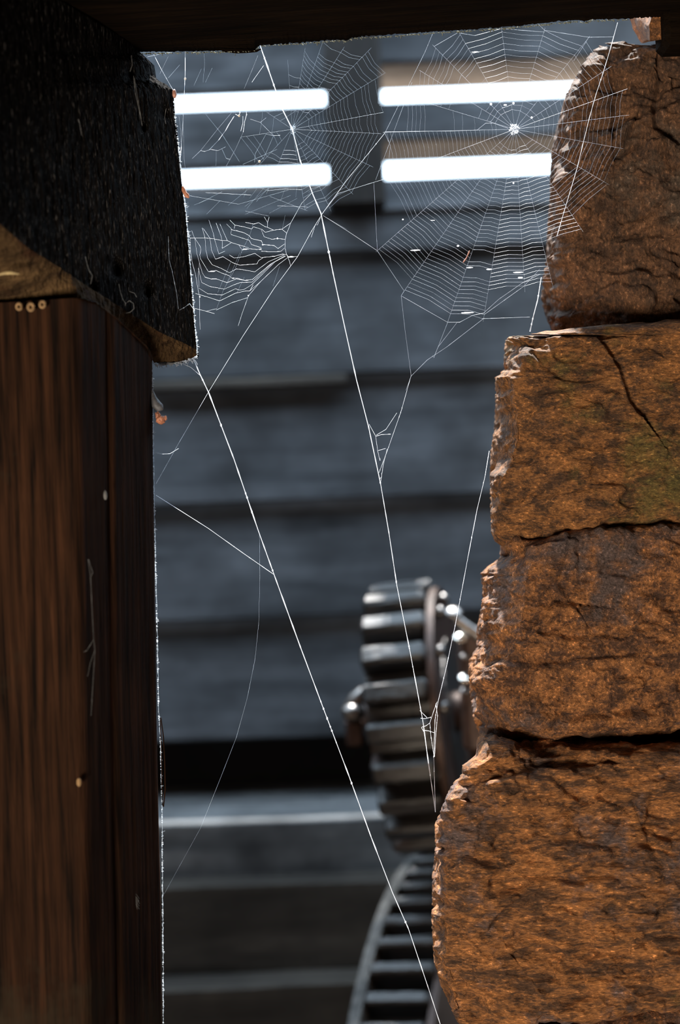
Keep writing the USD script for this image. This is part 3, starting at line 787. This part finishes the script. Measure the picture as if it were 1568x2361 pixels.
stone(sw, "stone", M["stone3"], S4, [(1000, 1749), (1300, 1742), (1568, 1731), (1720, 1725)], [(1000, 2424), (1200, 2410), (1400, 2370), (1568, 2335), (1720, 2320)], 0.965, 0.13, 58,
      [([(1060, 1850), (1090, 1860), (1110, 1880), (1106, 1920)], 0.003, 5, 0.001, 50), ([(1030, 1960), (1110, 1990), (1180, 1975), (1240, 1945), (1330, 1940), (1400, 1960), (1500, 1950), (1600, 1900)], 0.0025, 5, 0.0022, 60),
       ([(1250, 1910), (1330, 1860), (1440, 1810), (1500, 1800)], 0.0012, 4, 0.0016, 50), ([(1140, 2130), (1200, 2060), (1300, 2040), (1380, 2060), (1480, 2050)], 0.001, 4, -0.002, 50),
       ([(1500, 1950), (1530, 2020), (1600, 2060)], 0.004, 8, 0.001, 60), ([(1060, 1815), (1140, 1800), (1220, 1770), (1400, 1765)], -0.004, 3.5, 0.0015, 40), ([(1130, 2140), (1170, 2085), (1205, 2055), (1290, 2038)], -0.004, 3.5, 0, 1), ([(1245, 1905), (1300, 1880), (1360, 1850)], -0.004, 3, 0, 1), ([(1070, 1992), (1130, 1975), (1180, 1965)], -0.003, 3, 0, 1), ([(1200, 2285), (1350, 2285), (1568, 2270)], 0.006, 24, 0, 1)],
      "large orange stone with dark veined cracks, lowest in the stack", rough=0.95, facets=6, res=(220, 46, 200), round_=0.022)
stone(sw, "stone", M["stone2"], [(1130, 2452), (1090, 2470), (1070, 2530), (1050, 2700), (1060, 2900)], [(1050, 2452), (1200, 2436), (1400, 2390), (1568, 2348), (1720, 2335)], [(1050, 2900), (1720, 2880)], 0.97, 0.13, 64, (), None, res=(90, 20, 70))
# the next column of the wall, just beyond the frame
for k, (ya, yb, mt) in enumerate([(20, 640, "stone2"), (650, 1130, "stone0"), (1142, 1590, "stone3"), (1600, 2230, "stone1"), (2240, 2900, "stone0")]):
    stone(sw, "stone", M[mt], [(1738, ya), (1730, (ya + yb) / 2), (1736, yb)], [(1700, ya), (2440, ya - 36)], [(1700, yb), (2440, yb - 36)], 0.99 + 0.01 * (k % 3), 0.13, 70 + k, (), None, right=2440, res=(80, 16, 60))
# small wedge stone under the lintel
M["stone4"] = sandstone("sandstone_chip", (0.42, 0.17, 0.055), (0.16, 0.07, 0.03), (0.10, 0.07, 0.05), (0.1, 0.07, 0.03), (1, 1, 1), 6.0, 0.7, 0.62)
ch = np.concatenate([P([1502, 1496, 1498, 1530, 1530], [30, 62, 94, 40, 92], 0.998), P([1446, 1462, 1480, 1520, 1520], [30, 70, 99, 40, 88], 1.06)])
shade_block = box(P(1506, 36, 1.02), P(1720, 92, 0.985), 0.004)  # dark block added where the lintel shades the wedge stone's front
single("shaded_front_block", shade_block, M["lintel"], "small dark block added as the shaded front of the wedge stone under the lintel", "block", smooth=30)
wedge = trimesh.convex.convex_hull(ch).subdivide().subdivide().subdivide()
vv = np.array(wedge.vertices); vv = grainy(vv, np.array(wedge.faces), 0.003, (40, 40, 40), 4, 0.001, (200, 200, 200))
sw.part("stone", trimesh.Trimesh(vv, wedge.faces, process=False), M["stone4"], 50, "small orange wedge stone under the lintel")

# ------------------------------------------------------------------ silk
SD = 1.0

def path3(pts, d=SD, sag=0.0, step=14):
    "pixel polyline (x, y[, d]) to 3-D, resampled"
    q = np.array([(*p, d)[:3] for p in pts], float)
    seg = np.hypot(np.diff(q[:, 0]), np.diff(q[:, 1])); cum = np.concatenate([[0], np.cumsum(seg)])
    n = max(2, int(cum[-1] / step) + 1)
    s = np.unique(np.concatenate([np.linspace(0, cum[-1], n), cum]))
    return P(np.interp(s, cum, q[:, 0]), np.interp(s, cum, q[:, 1]) + sag * np.sin(np.pi * s / max(cum[-1], 1e-9)), np.interp(s, cum, q[:, 2]))

srng = np.random.default_rng(2024)

def strand_mesh(pts, w, d=SD, beads=0.0, lumpy=0.0, sag=0.0, sides=5, taper=None, step=14):
    p3 = path3(pts, d, sag, step)
    r = np.full(len(p3), (0.62 * w if w < 1 else 0.72 * w) * KPX)
    if taper is not None:
        r = r * np.linspace(1.0, taper, len(p3))
    if lumpy:
        r = r * (1 + lumpy * srng.random(len(p3)) ** 3)
    ms = [tube(p3, r, sides)]
    ln = np.linalg.norm(np.diff(p3, axis=0), axis=1).sum() / KPX
    for _ in range(srng.poisson(beads * ln / 100.0)):
        i = srng.integers(0, len(p3) - 1); t = srng.random()
        b = trimesh.creation.icosphere(1, w * KPX * srng.uniform(1.0, 1.7))
        b.apply_scale([1, 1, srng.uniform(1, 2.0)])
        b.apply_translation(p3[i] * (1 - t) + p3[i + 1] * t)
        ms.append(b)
    return cat(ms)

def strand(name, pts, w, label, d=SD, beads=1.2, lumpy=1.0, taper=None, mat="silk", **kw):
    msh = strand_mesh(pts, w, d, beads, lumpy, taper=taper, **kw)
    single(name, msh, M[mat], label, "spider silk", smooth=True)

# --- the long strands
strand("silk_strand", [(598, 100, 0.998), (650, 250), (674, 298), (692, 370), (722, 450), (740, 492), (768, 630), (795, 755), (822, 876), (850, 985), (878, 1118)], 1.7,
       "thickest silk strand, upper length hanging from the lintel through the small web's centre", beads=0.7, lumpy=0.8, taper=0.85)
strand("silk_strand", [(878, 1118), (897, 1230), (915, 1350), (945, 1500), (975, 1662), (988, 1760), (1004, 1872, 0.985)], 1.15,
       "silk strand passing in front of the small gear down to the lowest stone", beads=1.0)
strand("silk_strand", [(446, 828, 0.99), (462, 865), (481, 905), (540, 1060), (595, 1222), (632, 1325), (692, 1490), (750, 1645), (805, 1790), (855, 1928), (905, 2058), (942, 2142), (985, 2270), (1016, 2364, 0.97)], 1.45,
       "longest silk strand, slanting from the black block's lower corner to the lowest stone's foot", beads=1.0, taper=0.75)
strand("silk_strand", [(360, 1142, 0.965), (480, 1218), (560, 1275), (632, 1325)], 0.7, "short silk strand from the post's edge to the longest strand", beads=1.4)
strand("silk_strand", [(360, 1115, 0.965), (412, 1022), (480, 905), (560, 775), (632, 665), (686, 592), (720, 530), (745, 490), (800, 415), (888, 306)], 0.55,
       "thin silk strand rising from the post's edge past the torn web to the large web", beads=1.2, lumpy=0.7)
strand("silk_strand", [(1248, 640, 1.03), (1240, 690), (1230, 728), (1222, 764, 0.995)], 1.3, "thick short silk strand joining the top stone to the second stone", beads=1.0)
strand("silk_strand", [(1128, 1040, 0.99), (1118, 1100), (1100, 1175), (1078, 1290), (1050, 1440), (1030, 1535), (1010, 1618), (1003, 1660), (1000, 1745), (1004, 1872, 0.985)], 0.85,
       "silk strand from the second stone's edge down across the shiny bolts", beads=1.3)
strand("silk_strand", [(598, 1230), (599, 1330), (597, 1432), (588, 1520), (570, 1610), (545, 1700), (510, 1790), (462, 1910), (378, 2062, 0.965)], 0.3,
       "faint silk strand curving down to the foot of the post", beads=0.3, mat="silk_fine")
strand("silk_strand", [(359, 1044, 0.965), (375, 1047), (392, 1046), (412, 1034)], 0.5, "tiny curved silk strand near the post's edge", beads=1.0)
strand("silk_strand", [(358, 838, 0.97), (380, 836), (420, 838), (440, 847), (462, 866)], 0.7, "curved silk strand looping under the black block's corner", beads=1.5)
strand("silk_strand", [(427, 118, 0.995), (427, 165), (425, 215), (423, 260), (418, 340, 0.99), (415, 372)], 0.75, "upright silk strand close beside the black block's upper edge", beads=1.6)
strand("silk_strand", [(353, 123, 0.995), (372, 160), (398, 206, 0.99)], 0.6, "short slanting silk strand in the lintel corner above the egg sac", beads=0.6)
strand("silk_strand", [(1424, 52, 1.0), (1408, 110), (1390, 170), (1375, 215), (1358, 275), (1352, 300), (1330, 390), (1300, 490), (1284, 545)], 0.9,
       "silk strand crossing the face of the top stone", d=1.0, beads=1.0)

# little ladder tangles on the long strands
tg = Thing("silk_tangle", P(985, 1720, SD), "small tangled ladder of silk in front of the small gear", "spider silk")
for pts in ([(968, 1638), (985, 1655)], [(970, 1656), (980, 1657), (993, 1654)], [(972, 1677), (983, 1673), (991, 1667), (1000, 1640), (1008, 1618)], [(975, 1684), (988, 1685), (1003, 1690)],
            [(991, 1667), (994, 1700), (1001, 1745)], [(1005, 1622), (1009, 1650), (1005, 1690), (1002, 1745)], [(972, 1678), (978, 1688)]):
    tg.part("strand", strand_mesh(pts, 0.75, beads=3.0, lumpy=1.0, step=8), M["silk"], True)
tg = Thing("silk_tangle", P(885, 1100, SD), "small tangled ladder of silk halfway down the thickest strand", "spider silk")
for pts in ([(851, 978), (866, 1005), (871, 1040), (876, 1062)], [(866, 1006), (880, 1002), (901, 1001)], [(872, 1039), (889, 1034)], [(868, 1003), (890, 990), (915, 952)], [(874, 1090), (895, 1034), (925, 948), (948, 866)],
            [(893, 1035), (884, 1070), (878, 1110)], [(880, 1090), (880, 1100), (875, 1104)], [(876, 1056), (877, 1062)]):
    tg.part("strand", strand_mesh(pts, 0.55, beads=2.0, lumpy=0.8, step=8), M["silk"], True)

# --- the large orb web
HUB = np.array([1187.0, 298.0])
def web_depth(px, py):
    return 1.0 + 0.00001 * (px - 1187) * -1.0
ow = Thing("orb_web", P(1040, 745, SD), "large orb web with a bright centre hanging between lintel and top stone", "spider web")
# direction, reach, spacing of the spiral along it
rad = [(-31, -236, 236, 13), (69, -231, 240, 13), (171, -212, 272, 13.5), (230, -150, 262, 13), (256, -92, 272, 12), (200, -25, 262, 11), (134, 24, 250, 10.5), (170, 100, 250, 10), (120, 180, 280, 9.6),
       (80, 330, 372, 9.4), (22, 350, 372, 9.3), (-70, 425, 446, 9.6), (-155, 445, 470, 9.8), (-255, 373, 452, 9.8), (-317, 280, 423, 9.8), (-300, 113, 320, 9.6), (-300, 7, 300, 9.8),
       (-250, -75, 262, 10), (-210, -130, 255, 11), (-186, -191, 268, 12), (-129, -224, 262, 13)]
wr = np.random.default_rng(8)
nodes = []
for (dx, dy, reach, sp) in rad:
    u = np.array([dx, dy], float); u /= np.linalg.norm(u)
    r0 = 46 + wr.uniform(-4, 4)
    n = int((reach - r0) / sp)
    rs_ = r0 + sp * (np.arange(n + 1) + wr.uniform(-0.12, 0.12, n + 1))
    nodes.append([HUB + u * r for r in rs_])
    end = HUB + u * (reach + 4)
    ow.part("radial_thread", strand_mesh([tuple(HUB), tuple(end)], 0.36, beads=1.4, lumpy=0.6, step=20), M["silk_web"], True)
turns = max(len(n) for n in nodes)
def runs(segs, n):
    "neighbouring pieces of one turn, joined"
    out = []
    for i, m_ in segs:
        if out and out[-1][0] == i - 1:
            out[-1] = (i, out[-1][1] + [m_])
        else:
            out.append((i, [m_]))
    if len(out) > 1 and segs[0][0] == 0 and segs[-1][0] == n - 1:
        out[0] = (out[0][0], out[-1][1] + out[0][1]); out.pop()
    return [x[1] for x in out]
def torn(a, b):
    mid = (a + b) / 2
    x, y = mid
    if 985 < x < 1128 and 225 < y < 296: return wr.random() < 0.75
    if 1040 < x < 1130 and 170 < y < 240: return wr.random() < 0.4
    if 1075 < x < 1125 and 585 < y < 650: return wr.random() < 0.75
    if 1020 < x < 1100 and 525 < y < 565: return wr.random() < 0.4
    return wr.random() < 0.02
for k in range(turns):
    segs = []
    for i in range(len(rad)):
        j = (i + 1) % len(rad)
        if k < len(nodes[i]) and k < len(nodes[j]):
            a, b = nodes[i][k], nodes[j][k]
            if np.linalg.norm(a - b) < 190 and not torn(a, b):
                m_ = (a + b) / 2; m_ = m_ + (HUB - m_) * 0.012
                segs.append((i, strand_mesh([tuple(a), tuple(m_), tuple(b)], wr.uniform(0.20, 0.46), beads=0.9 if wr.random() < 0.5 else 0.2, step=30, sides=4)))
    for run in runs(segs, len(rad)):
        ow.part("spiral_thread", cat(run), M["silk_web"], True)
# extra near-upright turns on the wide side away from the stone
hubm = []
for k in range(26):
    a = wr.uniform(0, 2 * math.pi); r1, r2 = wr.uniform(2, 14, 2)
    b = a + wr.uniform(0.5, 2.2)
    hubm.append(strand_mesh([(HUB[0] + r1 * math.cos(a), HUB[1] + 1.15 * r1 * math.sin(a)), (HUB[0] + r2 * math.cos(b), HUB[1] + 1.15 * r2 * math.sin(b))], 0.9, lumpy=1.5, beads=6, step=4))
ow.part("hub", cat(hubm), M["silk"], True, "bright matted hub")
frame_lines = [
    [(745, 490), (780, 446), (850, 424), (893, 411)], [(893, 411), (900, 335), (887, 306)], [(887, 304), (960, 303), (1040, 302), (1100, 300), (1120, 284), (1138, 284), (1172, 296)],
    [(888, 306), (980, 120), (1000, 72)], [(866, 415), (902, 320), (950, 190)], [(870, 578), (862, 420)], [(932, 671), (870, 578)], [(1032, 743), (925, 682), (932, 671)], [(1032, 743), (1060, 743), (1090, 727), (1115, 722)],
    [(1115, 722), (1150, 690), (1205, 652), (1246, 632)], [(1117, 725), (1208, 660), (1245, 620)], [(1112, 735), (1135, 734), (1222, 731)], [(1117, 733), (1030, 800), (985, 830), (948, 867), (936, 900)],
    [(1032, 744), (1012, 795), (1000, 825)], [(1055, 742), (1010, 800)], [(925, 682), (934, 762), (948, 866)], [(870, 578), (805, 535), (745, 497)], [(1001, 107), (1058, 74)], [(1058, 76), (1095, 82), (1156, 66)], [(1156, 66), (1256, 74)],
    [(1256, 70), (1358, 86), (1415, 85)], [(1358, 86), (1323, 140)], [(1256, 70), (1238, 52)],
]
for q in frame_lines:
    ow.part("frame_thread", strand_mesh(q, 0.5, beads=1.6, lumpy=0.8, step=16), M["silk_web"], True)
# dust and husks caught in the web
for (x, y, rx, ry) in [(1027, 231, 4, 3), (1041, 233, 3.2, 5), (1163, 232, 3, 3), (1165, 242, 4, 3), (1184, 238, 2.6, 5), (1208, 231, 5, 2), (1056, 567, 3, 3.5), (929, 506, 2.2, 2.6), (1226, 271, 2.5, 4), (1132, 240, 3, 5), (1184, 422, 2.2, 4),
                       (1096, 120, 9, 2), (958, 577, 12, 2.2), (1078, 721, 15, 2.6), (1128, 621, 7, 2.5), (1195, 628, 12, 2.6), (1200, 640, 6, 3), (1083, 617, 8, 2.2), (998, 508, 5, 1.5)]:
    b = trimesh.creation.icosphere(2, 1.0); b.apply_scale([rx * KPX, 1.2 * KPX, 0.6 * ry * KPX])
    b.apply_translation(P(x, y, SD - 0.0003))
    ow.part("caught_dust", b, M["silk"], True)
ow.part("caught_husk", strand_mesh([(1068, 605), (1075, 596), (1080, 585), (1083, 578)], 1.8, lumpy=0.6, step=6), M["sac"], True, "thin brown husk")

# --- the finer orb web behind the thickest strand
HB2 = np.array([674.0, 298.0])
o2 = Thing("orb_web", P(760, 500, SD + 0.006), "faint fine orb web centred on the thickest strand", "spider web")
rad2 = [(75, -215, 218, 9.0), (120, -190, 225, 9.0), (192, -198, 262, 9.4), (226, -137, 252, 9.4), (215, -40, 214, 9.2), (200, 10, 205, 9), (186, 87, 206, 9), (140, 150, 205, 9), (90, 190, 210, 9), (30, 190, 190, 9), (-60, 150, 160, 10), (-120, 130, 170, 12), (-130, 20, 120, 14), (-90, -60, 100, 16), (-10, -150, 160, 13), (30, -190, 190, 11)]
nodes2 = []
for (dx, dy, reach, sp) in rad2:
    u = np.array([dx, dy], float); u /= np.linalg.norm(u)
    r0 = 40 + wr.uniform(-5, 5)
    n = int((reach - r0) / sp)
    nodes2.append([HB2 + u * (r0 + sp * (q + wr.uniform(-0.15, 0.15))) for q in range(n + 1)])
    o2.part("radial_thread", strand_mesh([tuple(HB2), tuple(HB2 + u * reach)], 0.24, SD + 0.006, beads=0.6, step=24), M["silk_fine"], True)
for k in range(max(len(n) for n in nodes2)):
    segs = []
    for i in range(len(rad2)):
        j = (i + 1) % len(rad2)
        if k < len(nodes2[i]) and k < len(nodes2[j]):
            a, b = nodes2[i][k], nodes2[j][k]
            if np.linalg.norm(a - b) < 130 and wr.random() > (0.08 if a[0] > 690 else 0.5):
                segs.append((i, strand_mesh([tuple(a), tuple((a + b) / 2 + (HB2 - (a + b) / 2) * 0.02), tuple(b)], 0.22, SD + 0.006, beads=0.25, step=40, sides=4)))
    for run in runs(segs, len(rad2)):
        o2.part("spiral_thread", cat(run), M["silk_fine"], True)
hubm = []
for k in range(18):
    a, b = wr.normal(0, 5, 2), wr.normal(0, 5, 2)
    hubm.append(strand_mesh([(HB2[0] + a[0] * 0.7, HB2[1] + a[1] * 1.4), (HB2[0] + b[0] * 0.7, HB2[1] + b[1] * 1.4)], 0.6, SD + 0.003, lumpy=1.0, beads=3, step=4))
o2.part("hub", cat(hubm), M["silk_fine"], True)

# --- the torn web beside the black block
tw = Thing("torn_web", P(540, 720, SD), "torn sagging web with wavy threads beside the black block's far edge", "spider web")
TW = [
    [(555, 310), (635, 325), (708, 345), (722, 325), (790, 345), (820, 415), (890, 438), (940, 432), (1012, 438)], [(650, 285), (725, 300), (770, 288), (830, 325), (850, 330), (905, 355), (980, 347), (1025, 383)],
    [(520, 350), (575, 362), (640, 380), (685, 405), (705, 432), (795, 452), (808, 485), (910, 495), (945, 522), (1005, 480)], [(520, 395), (600, 420), (685, 447), (705, 485), (795, 515)],
    [(440, 520), (525, 468), (590, 488), (680, 515)], [(590, 488), (620, 535), (690, 524), (755, 530), (795, 525)], [(722, 325), (708, 345)], [(830, 375), (905, 355)], [(795, 345), (830, 375)], [(795, 545), (875, 552), (970, 548), (1005, 515)],
    [(505, 580), (550, 608), (640, 595), (735, 565), (790, 602), (860, 598), (910, 592), (985, 572), (1022, 575)], [(410, 570), (465, 545)], [(380, 618), (447, 595), (540, 652), (600, 672), (755, 660), (770, 630), (810, 605)],
    [(350, 668), (430, 700), (505, 740), (570, 705), (640, 715), (735, 732), (860, 640), (1000, 580)], [(315, 730), (385, 720), (440, 745), (500, 765), (530, 790), (580, 790), (650, 812), (715, 800), (880, 660), (1010, 585)],
    [(285, 780), (340, 797), (385, 795), (485, 830), (570, 795), (655, 812)], [(255, 828), (330, 865), (460, 888), (545, 850), (600, 830), (710, 825), (900, 650)], [(230, 880), (310, 930), (440, 942), (560, 885), (600, 898), (640, 890), (705, 850), (920, 640), (1015, 590)],
    [(200, 928), (240, 940), (310, 960), (418, 995), (560, 925), (650, 905), (690, 905), (790, 818), (950, 665), (1030, 605)], [(190, 1062), (295, 1088), (390, 1065)], [(295, 1088), (370, 1110)], [(385, 1078), (530, 1010), (672, 965), (680, 945), (790, 818)],
    [(130, 350), (150, 430), (155, 550), (170, 650), (200, 760), (215, 850), (235, 960), (240, 1254)], [(165, 360), (195, 440), (210, 560), (235, 650), (225, 760), (230, 870)], [(195, 430), (240, 500), (248, 530), (238, 580), (245, 615), (315, 730)],
    [(260, 335), (285, 425), (292, 530), (310, 610), (350, 668)], [(270, 340), (330, 430), (345, 540), (380, 618)], [(320, 265), (360, 385), (372, 440), (410, 570)], [(385, 290), (430, 410), (440, 455), (440, 520)], [(420, 300), (487, 450), (525, 468)],
    [(480, 300), (525, 345), (518, 390)], [(510, 265), (555, 310), (550, 340)], [(150, 427), (285, 425)], [(285, 425), (370, 435), (440, 450), (490, 450)], [(235, 650), (260, 740), (285, 780)], [(225, 700), (255, 828)],
    [(1110, 200), (1060, 290), (1040, 345), (1022, 385), (1010, 440), (1008, 515), (1022, 575), (1040, 600), (1120, 593)], [(1330, 240), (1300, 310), (1285, 300), (1245, 420)], [(980, 347), (1060, 290)], [(672, 965), (620, 1110), (585, 1220)],
    [(690, 905), (720, 850)], [(850, 330), (850, 290), (865, 235)], [(850, 285), (820, 235)], [(1022, 575), (1050, 640), (1058, 680)], [(110, 1062), (190, 1062)], [(1110, 200), (1160, 110), (1250, 20)],
]
TWF = [[(390, 1065), (450, 900), (560, 700), (620, 540), (690, 400), (720, 300)], [(480, 840), (600, 560)], [(960, 680), (900, 860)], [(570, 930), (640, 780)], [(985, 340), (1010, 220)], [(400, 920), (520, 640)], [(120, 350), (130, 100)], [(300, 210), (420, 90)], [(1380, 240), (1568, 350)], [(1210, 180), (870, 50)]]
zz = lambda q: [(x / 3.92 + 400, y / 3.92 + 440) for x, y in q]
for q in TW:
    tw.part("strand", strand_mesh(zz(q), wr.uniform(0.25, 0.40), beads=1.5, lumpy=1.0, step=7), M["silk"], True)
for q in TWF:
    tw.part("strand", strand_mesh(zz(q), 0.26, beads=0.5, step=14), M["silk_fine"], True)
for (x, y, rx, ry) in [(1062, 597, 9, 3), (808, 487, 3, 2.5), (350, 728, 9, 2.2), (677, 947, 2.2, 3), (540, 790, 3.5, 1.8), (650, 527, 8, 2), (785, 528, 4, 2), (238, 958, 2, 3.5), (940, 430, 2, 4), (665, 808, 4, 2), (905, 592, 5, 1.6)]:
    b = trimesh.creation.icosphere(2, 1.0); b.apply_scale([0.8 * rx * KPX, 0.8 * KPX, 0.5 * ry * KPX]); b.apply_translation(P(x / 3.92 + 400, y / 3.92 + 440, SD - 0.0003))
    tw.part("caught_dust", b, M["silk"], True)

# --- loose cobweb hanging under the lintel between the two slits
cw = Thing("cobweb", P(520, 400, SD + 0.01), "loose wispy cobweb of broken threads between the slits near the black block", "spider web")
CW = [([(1045, 930), (980, 1030), (940, 1105)], 0.9), ([(905, 1150), (860, 1215)], 0.8), ([(940, 1105), (905, 1150)], 0.35), ([(1190, 870), (1195, 910), (1170, 1000), (1155, 1120)], 0.8), ([(1150, 930), (1150, 1010), (1125, 1110)], 0.6), ([(1115, 880), (1105, 930), (1060, 905)], 0.8),
      ([(1020, 880), (850, 1080), (640, 1345), (540, 1440)], 0.35), ([(860, 1215), (740, 1340)], 0.3), ([(640, 1345), (690, 1355), (760, 1330), (850, 1345), (940, 1300)], 0.35), ([(1155, 1120), (1060, 1330), (950, 1530)], 0.32),
      ([(1240, 965), (1360, 1005), (1430, 950)], 0.4), ([(1360, 1005), (1520, 1165), (1600, 1160)], 0.35), ([(1430, 1145), (1300, 1380), (1290, 1490)], 0.3), ([(1430, 1145), (1520, 1165), (1400, 1440)], 0.3), ([(1330, 200), (1270, 350), (1165, 600)], 0.35), ([(1400, 320), (1300, 460), (1260, 520)], 0.5),
      ([(250, 210), (150, 420)], 0.35), ([(390, 310), (250, 470)], 0.3), ([(0, 215), (200, 170), (290, 165)], 0.4), ([(680, 170), (690, 290), (670, 520)], 0.25), ([(780, 350), (700, 520)], 0.25), ([(650, 360), (560, 560)], 0.22), ([(900, 1330), (950, 1440), (1000, 1450)], 0.3), ([(680, 880), (900, 1150), (1110, 1480)], 0.25),
      ([(830, 1345), (825, 1530)], 0.22), ([(380, 930), (400, 1100), (405, 1310)], 0.4), ([(430, 1000), (440, 1420), (455, 1570)], 0.35), ([(1150, 1510), (1560, 1330)], 0.25), ([(400, 1870), (1100, 1990), (1700, 1820)], 0.22), ([(620, 1980), (900, 1840)], 0.22), ([(700, 1850), (1250, 1880)], 0.22), ([(1400, 1430), (1250, 1560)], 0.3)]
zq = lambda q: [(x / 5.227 + 340, y / 5.227 + 90) for x, y in q]
for q, w in CW:
    cw.part("strand", strand_mesh(zq(q), w, SD + 0.004, beads=1.5, lumpy=1.0, step=7), M["silk"] if w > 0.45 else M["silk_web"] if w > 0.3 else M["silk_fine"], True)
for k in range(14):
    x, y = wr.uniform(430, 740), wr.uniform(440, 500)
    a = wr.normal(-0.9, 0.5); l = wr.uniform(40, 130)
    cw.part("strand", strand_mesh([(x, y), (x + l * math.cos(a), max(y + l * math.sin(a), 425))], 0.17, SD + 0.006, step=30, sides=4), M["silk_fine"], True)
for (x, y) in [(1105, 925), (1350, 1475), (455, 480)]:
    b = trimesh.creation.icosphere(2, 3.0 * KPX); b.apply_translation(P(x / 5.227 + 340, y / 5.227 + 90, SD + 0.004))
    cw.part("caught_dust", b, M["dust"], True)

# ------------------------------------------------------------------ small things on the timber
def blob(px, py, d, rx, ry, rz, seed, amp=0.15, n=3):
    b = trimesh.creation.icosphere(n, 1.0)
    v = np.array(b.vertices); v *= (1 + amp * 2 * (fbm(v * 1.7 + seed, 3, seed) - 0.5))[:, None]
    return trimesh.Trimesh(v * np.array([rx, ry, rz]) * KPX + P(px, py, d), b.faces, process=False)

single("egg_sac", blob(402, 216, 0.992, 5, 5, 10, 1), M["sac"], "pinkish oval egg sac on the black block's upper corner", "egg sac", smooth=True)
lf = tube(P([421, 423, 427, 431, 436], [430, 438, 446, 451, 456], 0.99), np.array([0.0006, 0.0014, 0.0013, 0.0018, 0.0006]), 10)
single("curled_leaf", lf, M["bud"], "curled brown leaf scrap caught on the black block's edge by the lower slit", "leaf", smooth=True)
bd = Thing("dried_bud", P(366, 978, 0.962), "dried rust coloured bud under a grey pointed cap on the post's edge", "bud")
bd.part("cap", cat([tube(P([350, 354, 360, 370, 376], [900, 918, 933, 941, 944], 0.962), np.array([0.001, 0.0022, 0.0034, 0.0030, 0.0007]), 12)]), M["cap"], True, "grey pointed cap")
bd.part("head", cat([blob(371, 968, 0.962, 10, 10, 9, 5, 0.5), blob(364, 958, 0.962, 6, 6, 8, 6, 0.4), blob(380, 964, 0.962, 5, 5, 6, 8, 0.5)]), M["bud"], True)
for (x, y, r, lb) in [(44, 707, 9, "round pale mud cell with a hole, nearest to the streaky post's outer side"), (71, 708, 10, "largest round mud cell, middle one under the black block"), (98, 702, 9, "small crumbling mud cell, last before the post's dark corner")]:
    t_ = Thing("mud_cell", P(x, y + r, dF - 0.004), lb, "insect nest", "mud cells under the black block")
    ringp = P(x + 0.62 * r * np.cos(np.linspace(0, 2 * math.pi, 22)), y + 0.75 * r * np.sin(np.linspace(0, 2 * math.pi, 22)), dF - 0.004)
    t_.part("wall", tube(ringp, r * 0.40 * KPX * dF, 8), M["mud"], True)
    t_.part("plug", blob(x, y, dF - 0.0015, 0.7 * r * dF, 0.25 * r, 0.8 * r * dF, int(x)), M["mud"], True)
single("straw_scrap", tube(P([-4, 10, 26, 44], [634, 630, 629, 632], 0.842), np.array([0.0004, 0.0010, 0.0010, 0.0003]), 8), M["straw"], "pale straw scrap stuck to the block's dusty underside", "straw", smooth=True)
fl = []
for k in range(26):
    a = wr.uniform(0.7, 2.2)
    y = 2068 + wr.uniform(-14, 18)
    fl.append(tube(P([313, 313 + 6 * math.cos(a), 313 + 13 * math.cos(a)], [y, y + 6 * math.sin(a), y + 15 * math.sin(a)], 0.928), 0.00008, 4))
single("feather_tuft", cat(fl), M["fluff"], "tiny grey feather tuft clinging low on the post's dark side", "feather", smooth=True)
single("moth_scrap", blob(243, 1142, 0.893, 4, 4, 10, 9), M["fluff"], "small white moth scrap on the post's dark side", "insect", smooth=True)
single("mud_speck", blob(182, 1804, 0.866, 5, 3, 9, 19), M["mud"], "pale mud speck low on the post's front", "mud", smooth=True)
# cobweb wisps on the block's and post's faces
wp = Thing("silk_wisp", P(205, 1650, 0.868), "dusty silk wisp hanging along the post's front corner", "spider silk")
for pts in ([(203, 1290), (209, 1330), (212, 1400), (216, 1475), (219, 1500), (214, 1580), (210, 1650)], [(216, 1475), (200, 1500), (193, 1503)], [(218, 1500), (208, 1530), (202, 1560)], [(204, 1290), (214, 1320), (207, 1335)]):
    wp.part("strand", strand_mesh(pts, 0.45, 0.868, lumpy=1.2, step=7), M["fluff"], True)
wp = Thing("silk_wisp", P(300, 720, 0.925), "curly pale silk wisp low on the black block's face", "spider silk")
for pts, d in (([(274, 655), (277, 670), (283, 690), (290, 700), (288, 706)], 0.925), ([(288, 702), (298, 693), (308, 700), (309, 712), (300, 720), (290, 722)], 0.927), ([(298, 672), (310, 676), (315, 685)], 0.933), ([(197, 592), (201, 610), (206, 625), (213, 635), (209, 655)], 0.894)):
    wp.part("strand", strand_mesh(pts, 0.8, d, lumpy=1.2, step=5), M["fluff"], True)
wp = Thing("silk_wisp", P(320, 290, 0.937), "long pale silk wisp high on the black block's face", "spider silk")
for pts, d in (([(303, 128), (305, 150), (300, 165)], 0.931), ([(308, 175), (312, 215), (322, 260), (328, 290)], 0.937), ([(310, 180), (318, 230), (326, 275)], 0.937), ([(181, 275), (186, 295), (188, 312)], 0.886), ([(383, 250), (380, 270), (382, 285)], 0.963)):
    wp.part("strand", strand_mesh(pts, 0.55, d, lumpy=1.5, step=5), M["fluff"], True)
wp = Thing("silk_wisp", P(405, 710, 0.97), "beaded silk thread lying on the black block's face beside the torn web", "spider silk")
for pts, d in (([(388, 545), (389, 575), (390, 600), (397, 625), (400, 641), (407, 675), (411, 712)], 0.970), ([(408, 718), (425, 709), (437, 700), (446, 712)], 0.985)):
    wp.part("strand", strand_mesh(pts, 0.7, d, beads=4, lumpy=1.5, step=5), M["silk"], True)
